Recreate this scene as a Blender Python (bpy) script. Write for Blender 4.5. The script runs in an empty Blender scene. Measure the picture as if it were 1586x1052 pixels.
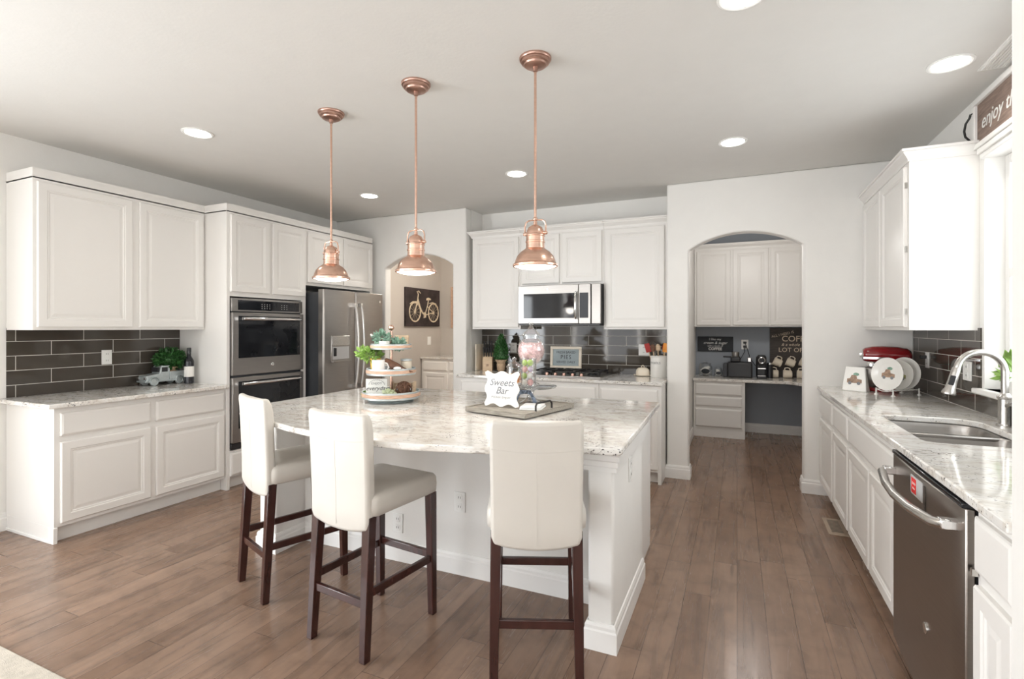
import bpy, bmesh, math, random
from mathutils import Vector, Matrix
R = math.radians
PI = math.pi
sc = bpy.context.scene
C = sc.collection
rnd = random.Random(7)

# ------------------------------------------------------------------ camera, world, light, exposure
cam_d = bpy.data.cameras.new('camera')
cam = bpy.data.objects.new('camera', cam_d)
C.objects.link(cam)
cam.location = (0, 0, 1.40)
cam.rotation_euler = (R(90), 0, R(23.9))
cam_d.sensor_width = 36
cam_d.lens = 787 / 1586 * 36
cam_d.shift_y = -18 / 1586
cam_d.clip_start = 0.05
sc.camera = cam

world = bpy.data.worlds.new('world')
sc.world = world
world.use_nodes = True
bgn = world.node_tree.nodes['Background']
bgn.inputs[0].default_value = (0.93, 0.96, 1.0, 1)
bgn.inputs[1].default_value = 1.3

vs = sc.view_settings
vs.view_transform = 'Standard'
vs.look = 'None'
vs.gamma = 1
vs.exposure = 1.25
vs.use_curve_mapping = False
sc.cycles.use_denoising = True
sc.cycles.max_bounces = 10
sc.cycles.diffuse_bounces = 6
sc.cycles.glossy_bounces = 5
sc.cycles.transparent_max_bounces = 16
sc.cycles.sample_clamp_indirect = 6


def area(name, loc, rot, sx, sy, power, col=(1, 1, 1)):
    d = bpy.data.lights.new(name, 'AREA')
    d.shape = 'RECTANGLE'
    d.size, d.size_y = sx, sy
    d.energy = power
    d.color = col
    o = bpy.data.objects.new(name, d)
    o.location = loc
    o.rotation_euler = rot
    C.objects.link(o)
    return o


# daylight entering through the windows (rear wall of the living area, side patio window, sink window)
area('daylight_rear_left', (-3.4, -3.42, 1.35), (R(90), 0, PI), 1.9, 2.2, 68, (1, 0.99, 0.98))
area('daylight_rear_right', (-0.9, -3.42, 1.35), (R(90), 0, PI), 1.9, 2.2, 52, (1, 0.99, 0.98))
area('daylight_patio', (-4.58, -0.55, 1.15), (R(90), 0, R(-90)), 2.2, 2.0, 62, (0.91, 0.96, 1.0))
area('daylight_sink', (1.47, 2.97, 1.72), (R(90), 0, R(90)), 1.4, 1.25, 4.0, (1.0, 0.99, 0.97))


# ------------------------------------------------------------------ materials
class NT:
    def __init__(self, m):
        self.t = m.node_tree
        self.n = self.t.nodes
        self.b = self.n['Principled BSDF']

    def new(self, typ, **kw):
        n = self.n.new(typ)
        for k, v in kw.items():
            setattr(n, k, v)
        return n

    def link(self, a, b):
        self.t.links.new(a, b)

    def math(self, op, a, b=None):
        n = self.new('ShaderNodeMath', operation=op)
        for i, v in enumerate((a, b)):
            if v is None:
                continue
            if isinstance(v, (int, float)):
                n.inputs[i].default_value = v
            else:
                self.link(v, n.inputs[i])
        return n.outputs[0]

    def mix(self, fac, a, b):
        n = self.new('ShaderNodeMix', data_type='RGBA')
        for s, v in ((n.inputs[0], fac), (n.inputs[6], a), (n.inputs[7], b)):
            if isinstance(v, (int, float)):
                s.default_value = v
            elif isinstance(v, tuple):
                s.default_value = v + (1,) if len(v) == 3 else v
            else:
                self.link(v, s)
        return n.outputs[2]

    def ramp(self, fac, stops):
        n = self.new('ShaderNodeValToRGB')
        e = n.color_ramp.elements
        while len(e) < len(stops):
            e.new(0.5)
        for el, (p, c) in zip(e, stops):
            el.position = p
            el.color = (c, c, c, 1) if isinstance(c, (int, float)) else tuple(c) + (1,)
        self.link(fac, n.inputs[0])
        return n.outputs[0]

    def noise(self, vec, scale, detail=3, rough=0.55, dist=0):
        n = self.new('ShaderNodeTexNoise')
        n.inputs['Scale'].default_value = scale
        n.inputs['Detail'].default_value = detail
        n.inputs['Roughness'].default_value = rough
        n.inputs['Distortion'].default_value = dist
        if vec is not None:
            self.link(vec, n.inputs['Vector'])
        return n.outputs[0]

    def obj(self, scale=(1, 1, 1)):
        tc = self.new('ShaderNodeTexCoord')
        mp = self.new('ShaderNodeMapping')
        mp.inputs['Scale'].default_value = scale
        self.link(tc.outputs['Object'], mp.inputs[0])
        return mp.outputs[0]

    def bump(self, h, strength, dist=0.01):
        n = self.new('ShaderNodeBump')
        n.inputs['Strength'].default_value = strength
        n.inputs['Distance'].default_value = dist
        self.link(h, n.inputs['Height'])
        self.link(n.outputs[0], self.b.inputs['Normal'])


def mat(name, col, rough=0.5, metal=0.0, var=0.0, vscale=8, vstretch=(1, 1, 1), bump=0.0, bscale=60, emit=None, estr=0.0, coat=0.0, spec=None):
    m = bpy.data.materials.new(name)
    m.use_nodes = True
    t = NT(m)
    t.b.inputs['Base Color'].default_value = tuple(col) + (1,)
    t.b.inputs['Roughness'].default_value = rough
    t.b.inputs['Metallic'].default_value = metal
    if coat:
        t.b.inputs['Coat Weight'].default_value = coat
        t.b.inputs['Coat Roughness'].default_value = 0.08
    if spec is not None:
        t.b.inputs['Specular IOR Level'].default_value = spec
    if emit:
        t.b.inputs['Emission Color'].default_value = tuple(emit) + (1,)
        t.b.inputs['Emission Strength'].default_value = estr
    v = t.obj(vstretch)
    n = t.noise(v, vscale)
    if var:
        lo = tuple(c * (1 - var) for c in col)
        hi = tuple(min(1, c * (1 + var)) for c in col)
        t.link(t.ramp(n, [(0.3, lo), (0.7, hi)]), t.b.inputs['Base Color'])
    if bump:
        t.bump(t.noise(v, bscale, 2), bump, 0.004)
    return m


M = {}
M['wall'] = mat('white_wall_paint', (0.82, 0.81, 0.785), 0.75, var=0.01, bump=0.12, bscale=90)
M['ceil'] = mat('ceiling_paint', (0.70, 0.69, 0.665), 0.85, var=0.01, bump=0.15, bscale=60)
M['greige'] = mat('greige_wall_paint', (0.50, 0.46, 0.42), 0.75, var=0.01, bump=0.12, bscale=90)
M['slate'] = mat('slate_wall_paint', (0.32, 0.35, 0.39), 0.7, var=0.01, bump=0.12, bscale=90)
M['cab'] = mat('white_cabinet_paint', (0.80, 0.785, 0.76), 0.38, var=0.008, vscale=3)
M['trim'] = mat('white_trim_paint', (0.84, 0.83, 0.81), 0.4, var=0.008)
M['steel'] = mat('stainless_steel', (0.37, 0.353, 0.337), 0.31, 1.0, var=0.05, vscale=6, vstretch=(1, 1, 40))
M['steel_d'] = mat('dark_stainless_steel', (0.33, 0.30, 0.275), 0.30, 1.0, var=0.05, vscale=6, vstretch=(1, 1, 40))
M['chrome'] = mat('polished_chrome', (0.78, 0.78, 0.78), 0.12, 1.0, var=0.02)
M['nickel'] = mat('brushed_nickel', (0.56, 0.545, 0.52), 0.26, 1.0, var=0.05, vscale=30)
M['blackgl'] = mat('black_oven_glass', (0.012, 0.013, 0.016), 0.05, var=0.1, spec=0.4)
M['black'] = mat('black_plastic', (0.018, 0.018, 0.02), 0.35, var=0.1)
M['blackir'] = mat('black_iron', (0.025, 0.023, 0.022), 0.5, 0.3, var=0.2, vscale=40)
M['dgrey'] = mat('fridge_side_grey', (0.045, 0.05, 0.058), 0.4, var=0.05)
M['copper'] = mat('brushed_copper', (0.74, 0.49, 0.385), 0.26, 1.0, var=0.10, vscale=10, vstretch=(1, 1, 6))
M['copper_d'] = mat('aged_copper', (0.50, 0.315, 0.255), 0.32, 1.0, var=0.12, vscale=14)
M['lens'] = mat('frosted_lamp_glass', (0.95, 0.95, 0.93), 0.4, var=0.005, emit=(1, 0.96, 0.90), estr=5)
M['canlens'] = mat('lit_downlight_lens', (0.95, 0.95, 0.93), 0.4, var=0.005, emit=(1, 0.97, 0.93), estr=7)
M['leather'] = mat('cream_leather', (0.63, 0.60, 0.55), 0.36, var=0.02, vscale=5, bump=0.05, bscale=220)
M['wood_leg'] = mat('dark_cherry_wood', (0.045, 0.014, 0.011), 0.25, var=0.3, vscale=18, vstretch=(1, 1, 0.15), coat=0.3)
M['white'] = mat('white_ceramic', (0.86, 0.85, 0.82), 0.2, var=0.01)
M['cream'] = mat('cream_ceramic', (0.76, 0.68, 0.56), 0.3, var=0.03)
M['whitepl'] = mat('white_plastic', (0.85, 0.85, 0.83), 0.35, var=0.005)
M['galv'] = mat('galvanized_metal', (0.52, 0.57, 0.58), 0.45, 0.75, var=0.12, vscale=18)
M['oakband'] = mat('whitewashed_wood', (0.55, 0.36, 0.26), 0.6, var=0.2, vscale=20, vstretch=(1, 1, 8))
M['tray'] = mat('weathered_grey_wood', (0.30, 0.275, 0.235), 0.6, var=0.3, vscale=14, vstretch=(1, 12, 6), bump=0.15)
M['pine'] = mat('pale_pine_wood', (0.62, 0.47, 0.32), 0.55, var=0.12, vscale=14, vstretch=(1, 1, 8))
M['leaf'] = mat('dark_green_leaves', (0.030, 0.115, 0.025), 0.45, var=0.5, vscale=40)
M['leaf_l'] = mat('light_green_leaves', (0.24, 0.40, 0.09), 0.5, var=0.3, vscale=40)
M['leaf_g'] = mat('grey_green_leaves', (0.22, 0.36, 0.28), 0.55, var=0.3, vscale=40)
M['palegreen'] = mat('pale_green_petals', (0.66, 0.72, 0.50), 0.6, var=0.15, vscale=30)
M['burlap'] = mat('burlap', (0.50, 0.36, 0.24), 0.9, var=0.2, vscale=60, bump=0.4, bscale=160)
M['twig'] = mat('brown_twigs', (0.12, 0.055, 0.03), 0.7, var=0.4, vscale=30)
M['yellow'] = mat('yellow_glaze', (0.85, 0.55, 0.10), 0.3, var=0.05)
M['red'] = mat('red_enamel', (0.24, 0.006, 0.010), 0.12, var=0.05, coat=0.5)
M['redpl'] = mat('red_plastic', (0.36, 0.02, 0.015), 0.4, var=0.05)
M['orange'] = mat('orange_candy', (0.90, 0.32, 0.05), 0.4, var=0.25, vscale=25)
M['pinkc'] = mat('pink_and_white_candy', (0.80, 0.55, 0.56), 0.5, var=0.3, vscale=55)
M['greenc'] = mat('green_egg_shell', (0.45, 0.65, 0.12), 0.35, var=0.08)
M['pinke'] = mat('pink_egg_shell', (0.85, 0.45, 0.45), 0.35, var=0.08)
M['purple'] = mat('lilac_egg_shell', (0.62, 0.50, 0.68), 0.35, var=0.08)
M['board'] = mat('chalkboard_black', (0.020, 0.024, 0.03), 0.6, var=0.2)
M['darkwood'] = mat('dark_stained_board', (0.050, 0.040, 0.034), 0.6, var=0.35, vscale=12, vstretch=(1, 1, 8))
M['brownwood'] = mat('grey_brown_board', (0.23, 0.165, 0.135), 0.7, var=0.3, vscale=10, vstretch=(1, 1, 8))
M['chalk'] = mat('chalk_white_lettering', (0.78, 0.78, 0.76), 0.7, var=0.05)
M['tan'] = mat('tan_lettering', (0.66, 0.55, 0.42), 0.7, var=0.1)
M['ink'] = mat('black_ink', (0.05, 0.05, 0.055), 0.7, var=0.1)
M['gink'] = mat('grey_ink', (0.22, 0.23, 0.25), 0.7, var=0.1)
M['greyb'] = mat('grey_blue_board', (0.36, 0.42, 0.44), 0.6, var=0.1)
M['canvas'] = mat('dark_painted_canvas', (0.030, 0.020, 0.020), 0.6, var=0.6, vscale=9)
M['bike'] = mat('cream_painted_lines', (0.62, 0.52, 0.38), 0.7, var=0.2, vscale=20)
M['rug'] = mat('beige_rug_pile', (0.52, 0.47, 0.40), 0.95, var=0.12, vscale=30, bump=0.6, bscale=300)
M['bottle'] = mat('dark_bottle_glass', (0.008, 0.008, 0.012), 0.06, var=0.1)
M['label'] = mat('paper_label', (0.80, 0.78, 0.74), 0.7, var=0.03)
M['napkin'] = mat('white_linen', (0.83, 0.83, 0.82), 0.85, var=0.02, bump=0.2, bscale=200)
M['ribbon'] = mat('blue_checked_ribbon', (0.22, 0.27, 0.36), 0.7, var=0.7, vscale=120)
M['brownart'] = mat('brown_painted_print', (0.36, 0.24, 0.17), 0.5, var=0.4, vscale=60)
M['greenart'] = mat('olive_painted_print', (0.33, 0.33, 0.14), 0.5, var=0.4, vscale=60)
M['beigevent'] = mat('tan_painted_metal', (0.42, 0.33, 0.25), 0.5, var=0.04)
M['ventdark'] = mat('dark_vent_slots', (0.07, 0.055, 0.045), 0.6, var=0.1)
M['red_st'] = mat('red_sticker', (0.72, 0.03, 0.03), 0.4, var=0.03)
M['grey_st'] = mat('grey_sticker', (0.50, 0.50, 0.50), 0.4, var=0.03)


def glassmat(name, tint=(1, 1, 1), rim=0.9):
    m = bpy.data.materials.new(name)
    m.use_nodes = True
    t = m.node_tree
    for n in list(t.nodes):
        t.nodes.remove(n)
    out = t.nodes.new('ShaderNodeOutputMaterial')
    mx = t.nodes.new('ShaderNodeMixShader')
    tr = t.nodes.new('ShaderNodeBsdfTransparent')
    gl = t.nodes.new('ShaderNodeBsdfGlossy')
    gl.inputs['Roughness'].default_value = 0.03
    lw = t.nodes.new('ShaderNodeLayerWeight')
    lw.inputs[0].default_value = 0.35
    tr.inputs[0].default_value = tint + (1,)
    mu = t.nodes.new('ShaderNodeMath')
    mu.operation = 'MULTIPLY_ADD'
    mu.inputs[1].default_value = rim
    mu.inputs[2].default_value = 0.06
    t.links.new(lw.outputs['Facing'], mu.inputs[0])
    t.links.new(mu.outputs[0], mx.inputs[0])
    t.links.new(tr.outputs[0], mx.inputs[1])
    t.links.new(gl.outputs[0], mx.inputs[2])
    t.links.new(mx.outputs[0], out.inputs[0])
    return m


M['glass'] = glassmat('clear_jar_glass', (0.97, 0.98, 0.98), 1.0)
M['pane'] = glassmat('window_pane_glass', (0.98, 0.99, 0.99), 0.35)


def floor_mat():
    m = bpy.data.materials.new('hardwood_planks')
    m.use_nodes = True
    t = NT(m)
    tc = t.new('ShaderNodeTexCoord')
    sp = t.new('ShaderNodeSeparateXYZ')
    t.link(tc.outputs['Object'], sp.inputs[0])
    X, Y = sp.outputs[0], sp.outputs[1]
    W, L = 0.127, 1.15
    xr = t.math('DIVIDE', X, W)
    row = t.math('FLOOR', xr)
    wn = t.new('ShaderNodeTexWhiteNoise', noise_dimensions='1D')
    t.link(row, wn.inputs['W'])
    yy = t.math('ADD', t.math('DIVIDE', Y, L), t.math('MULTIPLY', wn.outputs[0], 7.0))
    col = t.math('FLOOR', yy)
    cv = t.new('ShaderNodeCombineXYZ')
    t.link(row, cv.inputs[0])
    t.link(col, cv.inputs[1])
    wn2 = t.new('ShaderNodeTexWhiteNoise', noise_dimensions='2D')
    t.link(cv.outputs[0], wn2.inputs['Vector'])
    base = t.ramp(wn2.outputs[0], [(0.0, (0.215, 0.134, 0.091)), (0.5, (0.250, 0.160, 0.111)), (1.0, (0.285, 0.188, 0.134))])
    gv = t.new('ShaderNodeCombineXYZ')
    t.link(t.math('MULTIPLY', X, 22.0), gv.inputs[0])
    t.link(t.math('ADD', t.math('MULTIPLY', Y, 1.6), t.math('MULTIPLY', wn2.outputs[0], 40.0)), gv.inputs[1])
    g = t.noise(gv.outputs[0], 1.0, 5, 0.6, 0.8)
    grain = t.ramp(g, [(0.28, 0.70), (0.5, 0.98), (0.75, 1.14)])
    kn = t.noise(gv.outputs[0], 0.35, 2, 0.5, 1.5)
    knot = t.ramp(kn, [(0.66, 1.0), (0.76, 0.62)])
    mul = t.new('ShaderNodeMix', data_type='RGBA', blend_type='MULTIPLY')
    mul.inputs[0].default_value = 1
    t.link(base, mul.inputs[6])
    t.link(grain, mul.inputs[7])
    mul2 = t.new('ShaderNodeMix', data_type='RGBA', blend_type='MULTIPLY')
    mul2.inputs[0].default_value = 1
    t.link(mul.outputs[2], mul2.inputs[6])
    t.link(knot, mul2.inputs[7])

    def seam(v, w):
        f = t.math('FRACT', v)
        d = t.math('MINIMUM', f, t.math('SUBTRACT', 1.0, f))
        return t.math('LESS_THAN', d, w)
    s = t.math('MAXIMUM', seam(xr, 0.0010 / W), seam(yy, 0.0012 / L))
    mot = t.new('ShaderNodeMix', data_type='RGBA', blend_type='MULTIPLY')
    mot.inputs[0].default_value = 1
    t.link(mul2.outputs[2], mot.inputs[6])
    t.link(t.ramp(t.noise(tc.outputs['Object'], 6.5, 4, 0.6, 0.6), [(0.32, 0.80), (0.5, 1.0), (0.7, 1.10)]), mot.inputs[7])
    colr = t.mix(s, mot.outputs[2], (0.055, 0.034, 0.025))
    t.link(colr, t.b.inputs['Base Color'])
    t.link(t.ramp(g, [(0.3, 0.30), (0.8, 0.20)]), t.b.inputs['Roughness'])
    t.bump(t.math('SUBTRACT', t.math('MULTIPLY', g, 0.5), s), 0.2, 0.002)
    return m


def granite_mat():
    m = bpy.data.materials.new('white_granite')
    m.use_nodes = True
    t = NT(m)
    v = t.obj((1, 1, 1))
    vs_ = t.obj((0.45, 1, 1))
    n1 = t.noise(vs_, 16, 5, 0.7, 0.6)
    base = t.ramp(n1, [(0.33, (0.55, 0.50, 0.45)), (0.44, (0.71, 0.68, 0.63)), (0.57, (0.80, 0.79, 0.765))])
    n2 = t.noise(vs_, 60, 3, 0.65, 0.3)
    n5 = t.noise(v, 6, 2, 0.5, 0.0)
    f2 = t.ramp(t.math('ADD', n2, t.math('MULTIPLY', t.math('SUBTRACT', n5, 0.5), 0.35)), [(0.575, 0.0), (0.65, 0.62)])
    c2 = t.mix(f2, base, (0.30, 0.27, 0.25))
    n3 = t.noise(v, 95, 2, 0.5, 0.0)
    n4 = t.noise(v, 7, 2, 0.5, 0.0)
    f3 = t.ramp(t.math('ADD', n3, t.math('MULTIPLY', t.math('SUBTRACT', n4, 0.5), 0.5)), [(0.685, 0.0), (0.72, 0.95)])
    c3 = t.mix(f3, c2, (0.05, 0.045, 0.048))
    t.link(c3, t.b.inputs['Base Color'])
    t.b.inputs['Roughness'].default_value = 0.09
    t.b.inputs['Coat Weight'].default_value = 0.3
    return m


def tile_mat(name, axis, h0, z0, w=0.406, rowh=0.102):
    m = bpy.data.materials.new(name)
    m.use_nodes = True
    t = NT(m)
    tc = t.new('ShaderNodeTexCoord')
    sp = t.new('ShaderNodeSeparateXYZ')
    t.link(tc.outputs['Object'], sp.inputs[0])
    cv = t.new('ShaderNodeCombineXYZ')
    t.link(t.math('SUBTRACT', sp.outputs[axis], h0), cv.inputs[0])
    t.link(t.math('SUBTRACT', sp.outputs[2], z0), cv.inputs[1])
    br = t.new('ShaderNodeTexBrick')
    br.offset = 0.5
    br.inputs['Color1'].default_value = (0.060, 0.051, 0.042, 1)
    br.inputs['Color2'].default_value = (0.074, 0.064, 0.053, 1)
    br.inputs['Mortar'].default_value = (0.55, 0.53, 0.49, 1)
    br.inputs['Scale'].default_value = 1
    br.inputs['Mortar Size'].default_value = 0.0022
    br.inputs['Mortar Smooth'].default_value = 0.0
    br.inputs['Bias'].default_value = 0
    br.inputs['Brick Width'].default_value = w
    br.inputs['Row Height'].default_value = rowh
    t.link(cv.outputs[0], br.inputs['Vector'])
    t.link(br.outputs['Color'], t.b.inputs['Base Color'])
    t.link(t.ramp(br.outputs['Fac'], [(0.0, 0.05), (1.0, 0.7)]), t.b.inputs['Roughness'])
    wv = t.noise(cv.outputs[0], 7, 1, 0.4)
    t.bump(t.math('SUBTRACT', t.math('MULTIPLY', wv, 0.35), br.outputs['Fac']), 0.12, 0.004)
    return m


M['floor'] = floor_mat()
M['granite'] = granite_mat()


# ------------------------------------------------------------------ geometry helpers
class MB:
    def __init__(self, mx=None):
        self.bm = bmesh.new()
        self.mx = mx

    def raw(self, verts, faces):
        vv = [self.bm.verts.new((self.mx @ Vector(v)) if self.mx else v) for v in verts]
        for f in faces:
            try:
                self.bm.faces.new([vv[i] for i in f])
            except ValueError:
                pass
        return self

    def box(self, x0, x1, y0, y1, z0, z1):
        v = [(x0, y0, z0), (x1, y0, z0), (x1, y1, z0), (x0, y1, z0), (x0, y0, z1), (x1, y0, z1), (x1, y1, z1), (x0, y1, z1)]
        return self.raw(v, [(0, 3, 2, 1), (4, 5, 6, 7), (0, 1, 5, 4), (1, 2, 6, 5), (2, 3, 7, 6), (3, 0, 4, 7)])

    def prism(self, poly, a, b, axis='z'):
        def P(p, h):
            if axis == 'z':
                return (p[0], p[1], h)
            if axis == 'y':
                return (p[0], h, p[1])
            return (h, p[0], p[1])
        n = len(poly)
        v = [P(p, a) for p in poly] + [P(p, b) for p in poly]
        f = [tuple(range(n - 1, -1, -1)), tuple(range(n, 2 * n))]
        f += [(i, (i + 1) % n, n + (i + 1) % n, n + i) for i in range(n)]
        return self.raw(v, f)

    def loops(self, ls, cap0=True, cap1=True, closed=True):
        n = len(ls[0])
        v = [p for l in ls for p in l]
        f = []
        for k in range(len(ls) - 1):
            for i in range(n if closed else n - 1):
                j = (i + 1) % n
                f.append((k * n + i, k * n + j, (k + 1) * n + j, (k + 1) * n + i))
        if cap0:
            f.append(tuple(range(n - 1, -1, -1)))
        if cap1:
            f.append(tuple(range((len(ls) - 1) * n, len(ls) * n)))
        return self.raw(v, f)

    def lathe(self, prof, c=(0, 0, 0), n=32, sx=1.0, sy=1.0, cap=True):
        ls = []
        for r, z in prof:
            r = max(r, 0.0004)
            ls.append([(c[0] + r * sx * math.cos(2 * PI * i / n), c[1] + r * sy * math.sin(2 * PI * i / n), c[2] + z) for i in range(n)])
        return self.loops(ls, cap, cap)

    def cyl(self, c, r, h, n=24):
        return self.lathe([(r, 0), (r, h)], c, n)

    def sphere(self, c, r, u=16, v=10):
        rx, ry, rz = r if isinstance(r, tuple) else (r, r, r)
        ls = []
        for k in range(v + 1):
            a = -PI / 2 + PI * k / v
            q = max(math.cos(a), 0.004)
            ls.append([(c[0] + rx * q * math.cos(2 * PI * i / u), c[1] + ry * q * math.sin(2 * PI * i / u), c[2] + rz * math.sin(a)) for i in range(u)])
        return self.loops(ls)

    def tube(self, path, r, n=10, closed=False):
        P = [Vector(p) for p in path]
        m = len(P)
        ls = []
        up = None
        for i in range(m):
            a = P[(i - 1) % m] if (closed or i > 0) else P[i]
            b = P[(i + 1) % m] if (closed or i < m - 1) else P[i]
            d = (b - a).normalized()
            if up is None:
                up = Vector((0, 0, 1)) if abs(d.z) < 0.9 else Vector((1, 0, 0))
            s = d.cross(up).normalized()
            up = s.cross(d).normalized()
            rr = r[i] if isinstance(r, (list, tuple)) else r
            ls.append([tuple(P[i] + (s * math.cos(2 * PI * k / n) + up * math.sin(2 * PI * k / n)) * rr) for k in range(n)])
        if closed:
            ls.append(ls[0])
            return self.loops(ls, False, False)
        return self.loops(ls)

    def sweep(self, prof, path, side=1):
        """prof (out, z) swept along an open (x, y) path with mitred corners; out is to the right of travel (side=1)"""
        P = [Vector((p[0], p[1])) for p in path]
        ls = []
        for i in range(len(P)):
            nn = []
            if i > 0:
                d = (P[i] - P[i - 1]).normalized()
                nn.append(Vector((d.y, -d.x)) * side)
            if i < len(P) - 1:
                d = (P[i + 1] - P[i]).normalized()
                nn.append(Vector((d.y, -d.x)) * side)
            if len(nn) == 2:
                b = (nn[0] + nn[1])
                b = b / max(b.dot(nn[0]), 0.2)
            else:
                b = nn[0]
            ls.append([(P[i].x + b.x * o, P[i].y + b.y * o, z) for o, z in prof])
        return self.loops(ls)

    def panel(self, x0, x1, z0, z1, prof, y=0.0):
        """cabinet front: nested rectangles (inset, depth) growing towards -y"""
        ls = []
        for ins, d in prof:
            ls.append([(x0 + ins, y - d, z0 + ins), (x1 - ins, y - d, z0 + ins), (x1 - ins, y - d, z1 - ins), (x0 + ins, y - d, z1 - ins)])
        return self.loops(ls)

    def build(self, name, m, parent=None, bevel=0.0, smooth=35, loc=None, seg=2, sub=0):
        bmesh.ops.recalc_face_normals(self.bm, faces=self.bm.faces)
        me = bpy.data.meshes.new(name)
        self.bm.to_mesh(me)
        self.bm.free()
        me.materials.append(M[m] if isinstance(m, str) else m)
        if smooth:
            for p in me.polygons:
                p.use_smooth = True
            me.set_sharp_from_angle(angle=R(smooth))
        o = bpy.data.objects.new(name, me)
        C.objects.link(o)
        if loc:
            o.location = loc
        if parent:
            o.parent = parent
        if bevel:
            b = o.modifiers.new('bevel', 'BEVEL')
            b.width = bevel
            b.segments = seg
            b.limit_method = 'ANGLE'
            b.angle_limit = R(40)
        if sub:
            s = o.modifiers.new('sub', 'SUBSURF')
            s.levels = s.render_levels = sub
        return o


def thing(name, label, cat, loc=(0, 0, 0), rot=0.0, group=None):
    o = bpy.data.objects.new(name, None)
    o.empty_display_size = 0.1
    C.objects.link(o)
    o.location = loc
    o.rotation_euler = (0, 0, rot)
    o['label'] = label
    o['category'] = cat
    if group:
        o['group'] = group
    return o


def tag(o, label, cat, group=None, kind=None):
    o['label'] = label
    o['category'] = cat
    if group:
        o['group'] = group
    if kind:
        o['kind'] = kind
    return o


def struct(o, label=None):
    o['kind'] = 'structure'
    if label:
        o['label'] = label
    return o


def dup(root, loc, rot, label):
    r = root.copy()
    C.objects.link(r)
    r.location = loc
    r.rotation_euler = (0, 0, rot)
    r['label'] = label

    def kids(a, b):
        for ch in [c for c in list(a.children)]:
            k = ch.copy()
            C.objects.link(k)
            k.parent = b
            kids(ch, k)
    kids(root, r)
    return r


def text(body, size, m, parent, loc, rot=(R(90), 0, 0), shear=0.0, ext=0.0008, name='lettering', spacing=1.0, sx=1.0, bold=0.0):
    cu = bpy.data.curves.new(name, 'FONT')
    cu.body = body
    cu.size = size
    cu.align_x = 'CENTER'
    cu.align_y = 'CENTER'
    cu.shear = shear
    cu.extrude = ext
    cu.space_character = spacing
    cu.resolution_u = 3
    cu.offset = bold
    to = bpy.data.objects.new('tmp', cu)
    C.objects.link(to)
    dg = bpy.context.evaluated_depsgraph_get()
    me = bpy.data.meshes.new_from_object(to.evaluated_get(dg))
    bpy.data.objects.remove(to)
    bpy.data.curves.remove(cu)
    me.name = name
    me.materials.clear()
    me.materials.append(M[m])
    o = bpy.data.objects.new(name, me)
    C.objects.link(o)
    o.parent = parent
    o.location = loc
    o.rotation_euler = rot
    o.scale = (sx, 1, 1)
    return o


def foliage(mb, c, r, n, ls, rg, shape=None, up=0.3):
    for _ in range(n):
        while True:
            p = Vector((rg.uniform(-1, 1), rg.uniform(-1, 1), rg.uniform(-1, 1)))
            if p.length < 1 and p.length > 0.35:
                break
        if shape:
            k = shape(p.z)
            q = Vector((p.x * k, p.y * k, p.z))
        else:
            q = p
        d = Vector((q.x, q.y, q.z + up)).normalized() + Vector((rg.uniform(-.6, .6), rg.uniform(-.6, .6), rg.uniform(-.6, .6)))
        d.normalize()
        s = d.cross(Vector((rg.uniform(-1, 1), rg.uniform(-1, 1), rg.uniform(-1, 1)))).normalized()
        o = Vector(c) + Vector((q.x * r[0], q.y * r[1], q.z * r[2]))
        l = ls * rg.uniform(0.7, 1.3)
        w = l * 0.28
        nn = d.cross(s) * l * 0.12
        mb.raw([tuple(o), tuple(o + d * l * .5 + s * w + nn), tuple(o + d * l), tuple(o + d * l * .5 - s * w + nn)], [(0, 1, 2), (0, 2, 3)])
    return mb


H = 2.745
# ------------------------------------------------------------------ room shell
struct(MB().box(-6.2, 1.7, -3.7, 8.2, -0.12, 0.0).build('floor', 'floor', smooth=0), 'brown hardwood plank floor')
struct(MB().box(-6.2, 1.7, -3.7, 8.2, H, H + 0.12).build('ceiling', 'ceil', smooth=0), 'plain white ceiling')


def arch_poly(x0, x1, xa, xb, spring, apex, h, n=20):
    """wall outline with an arched doorway between xa and xb"""
    w = (xb - xa) / 2
    s = apex - spring
    rad = (w * w + s * s) / (2 * s)
    cx, cz = (xa + xb) / 2, apex - rad
    a0 = math.asin(w / rad)
    arc = [(cx + rad * math.sin(-a0 + 2 * a0 * i / n), cz + rad * math.cos(-a0 + 2 * a0 * i / n)) for i in range(n + 1)]
    return [(x0, 0), (xa, 0)] + arc + [(xb, 0), (x1, 0), (x1, h), (x0, h)]


# left wall with a patio window in the living area (behind the camera's left shoulder)
w = MB()
w.box(-4.755, -4.635, -3.6, -1.65, 0, H).box(-4.755, -4.635, 0.55, 4.98, 0, H)
w.box(-4.755, -4.635, -1.65, 0.55, 0, 0.1).box(-4.755, -4.635, -1.65, 0.55, 2.15, H)
struct(w.build('wall_left', 'wall', smooth=0), 'long white wall behind the left cabinet run')
f = MB()
for y0, y1 in ((-1.65, -1.58), (-0.585, -0.515), (0.48, 0.55)):
    f.box(-4.74, -4.66, y0, y1, 0.1, 2.15)
f.box(-4.74, -4.66, -1.58, 0.48, 0.1, 0.17).box(-4.74, -4.66, -1.58, 0.48, 2.08, 2.15)
struct(f.build('window_1', 'trim'))
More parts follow.
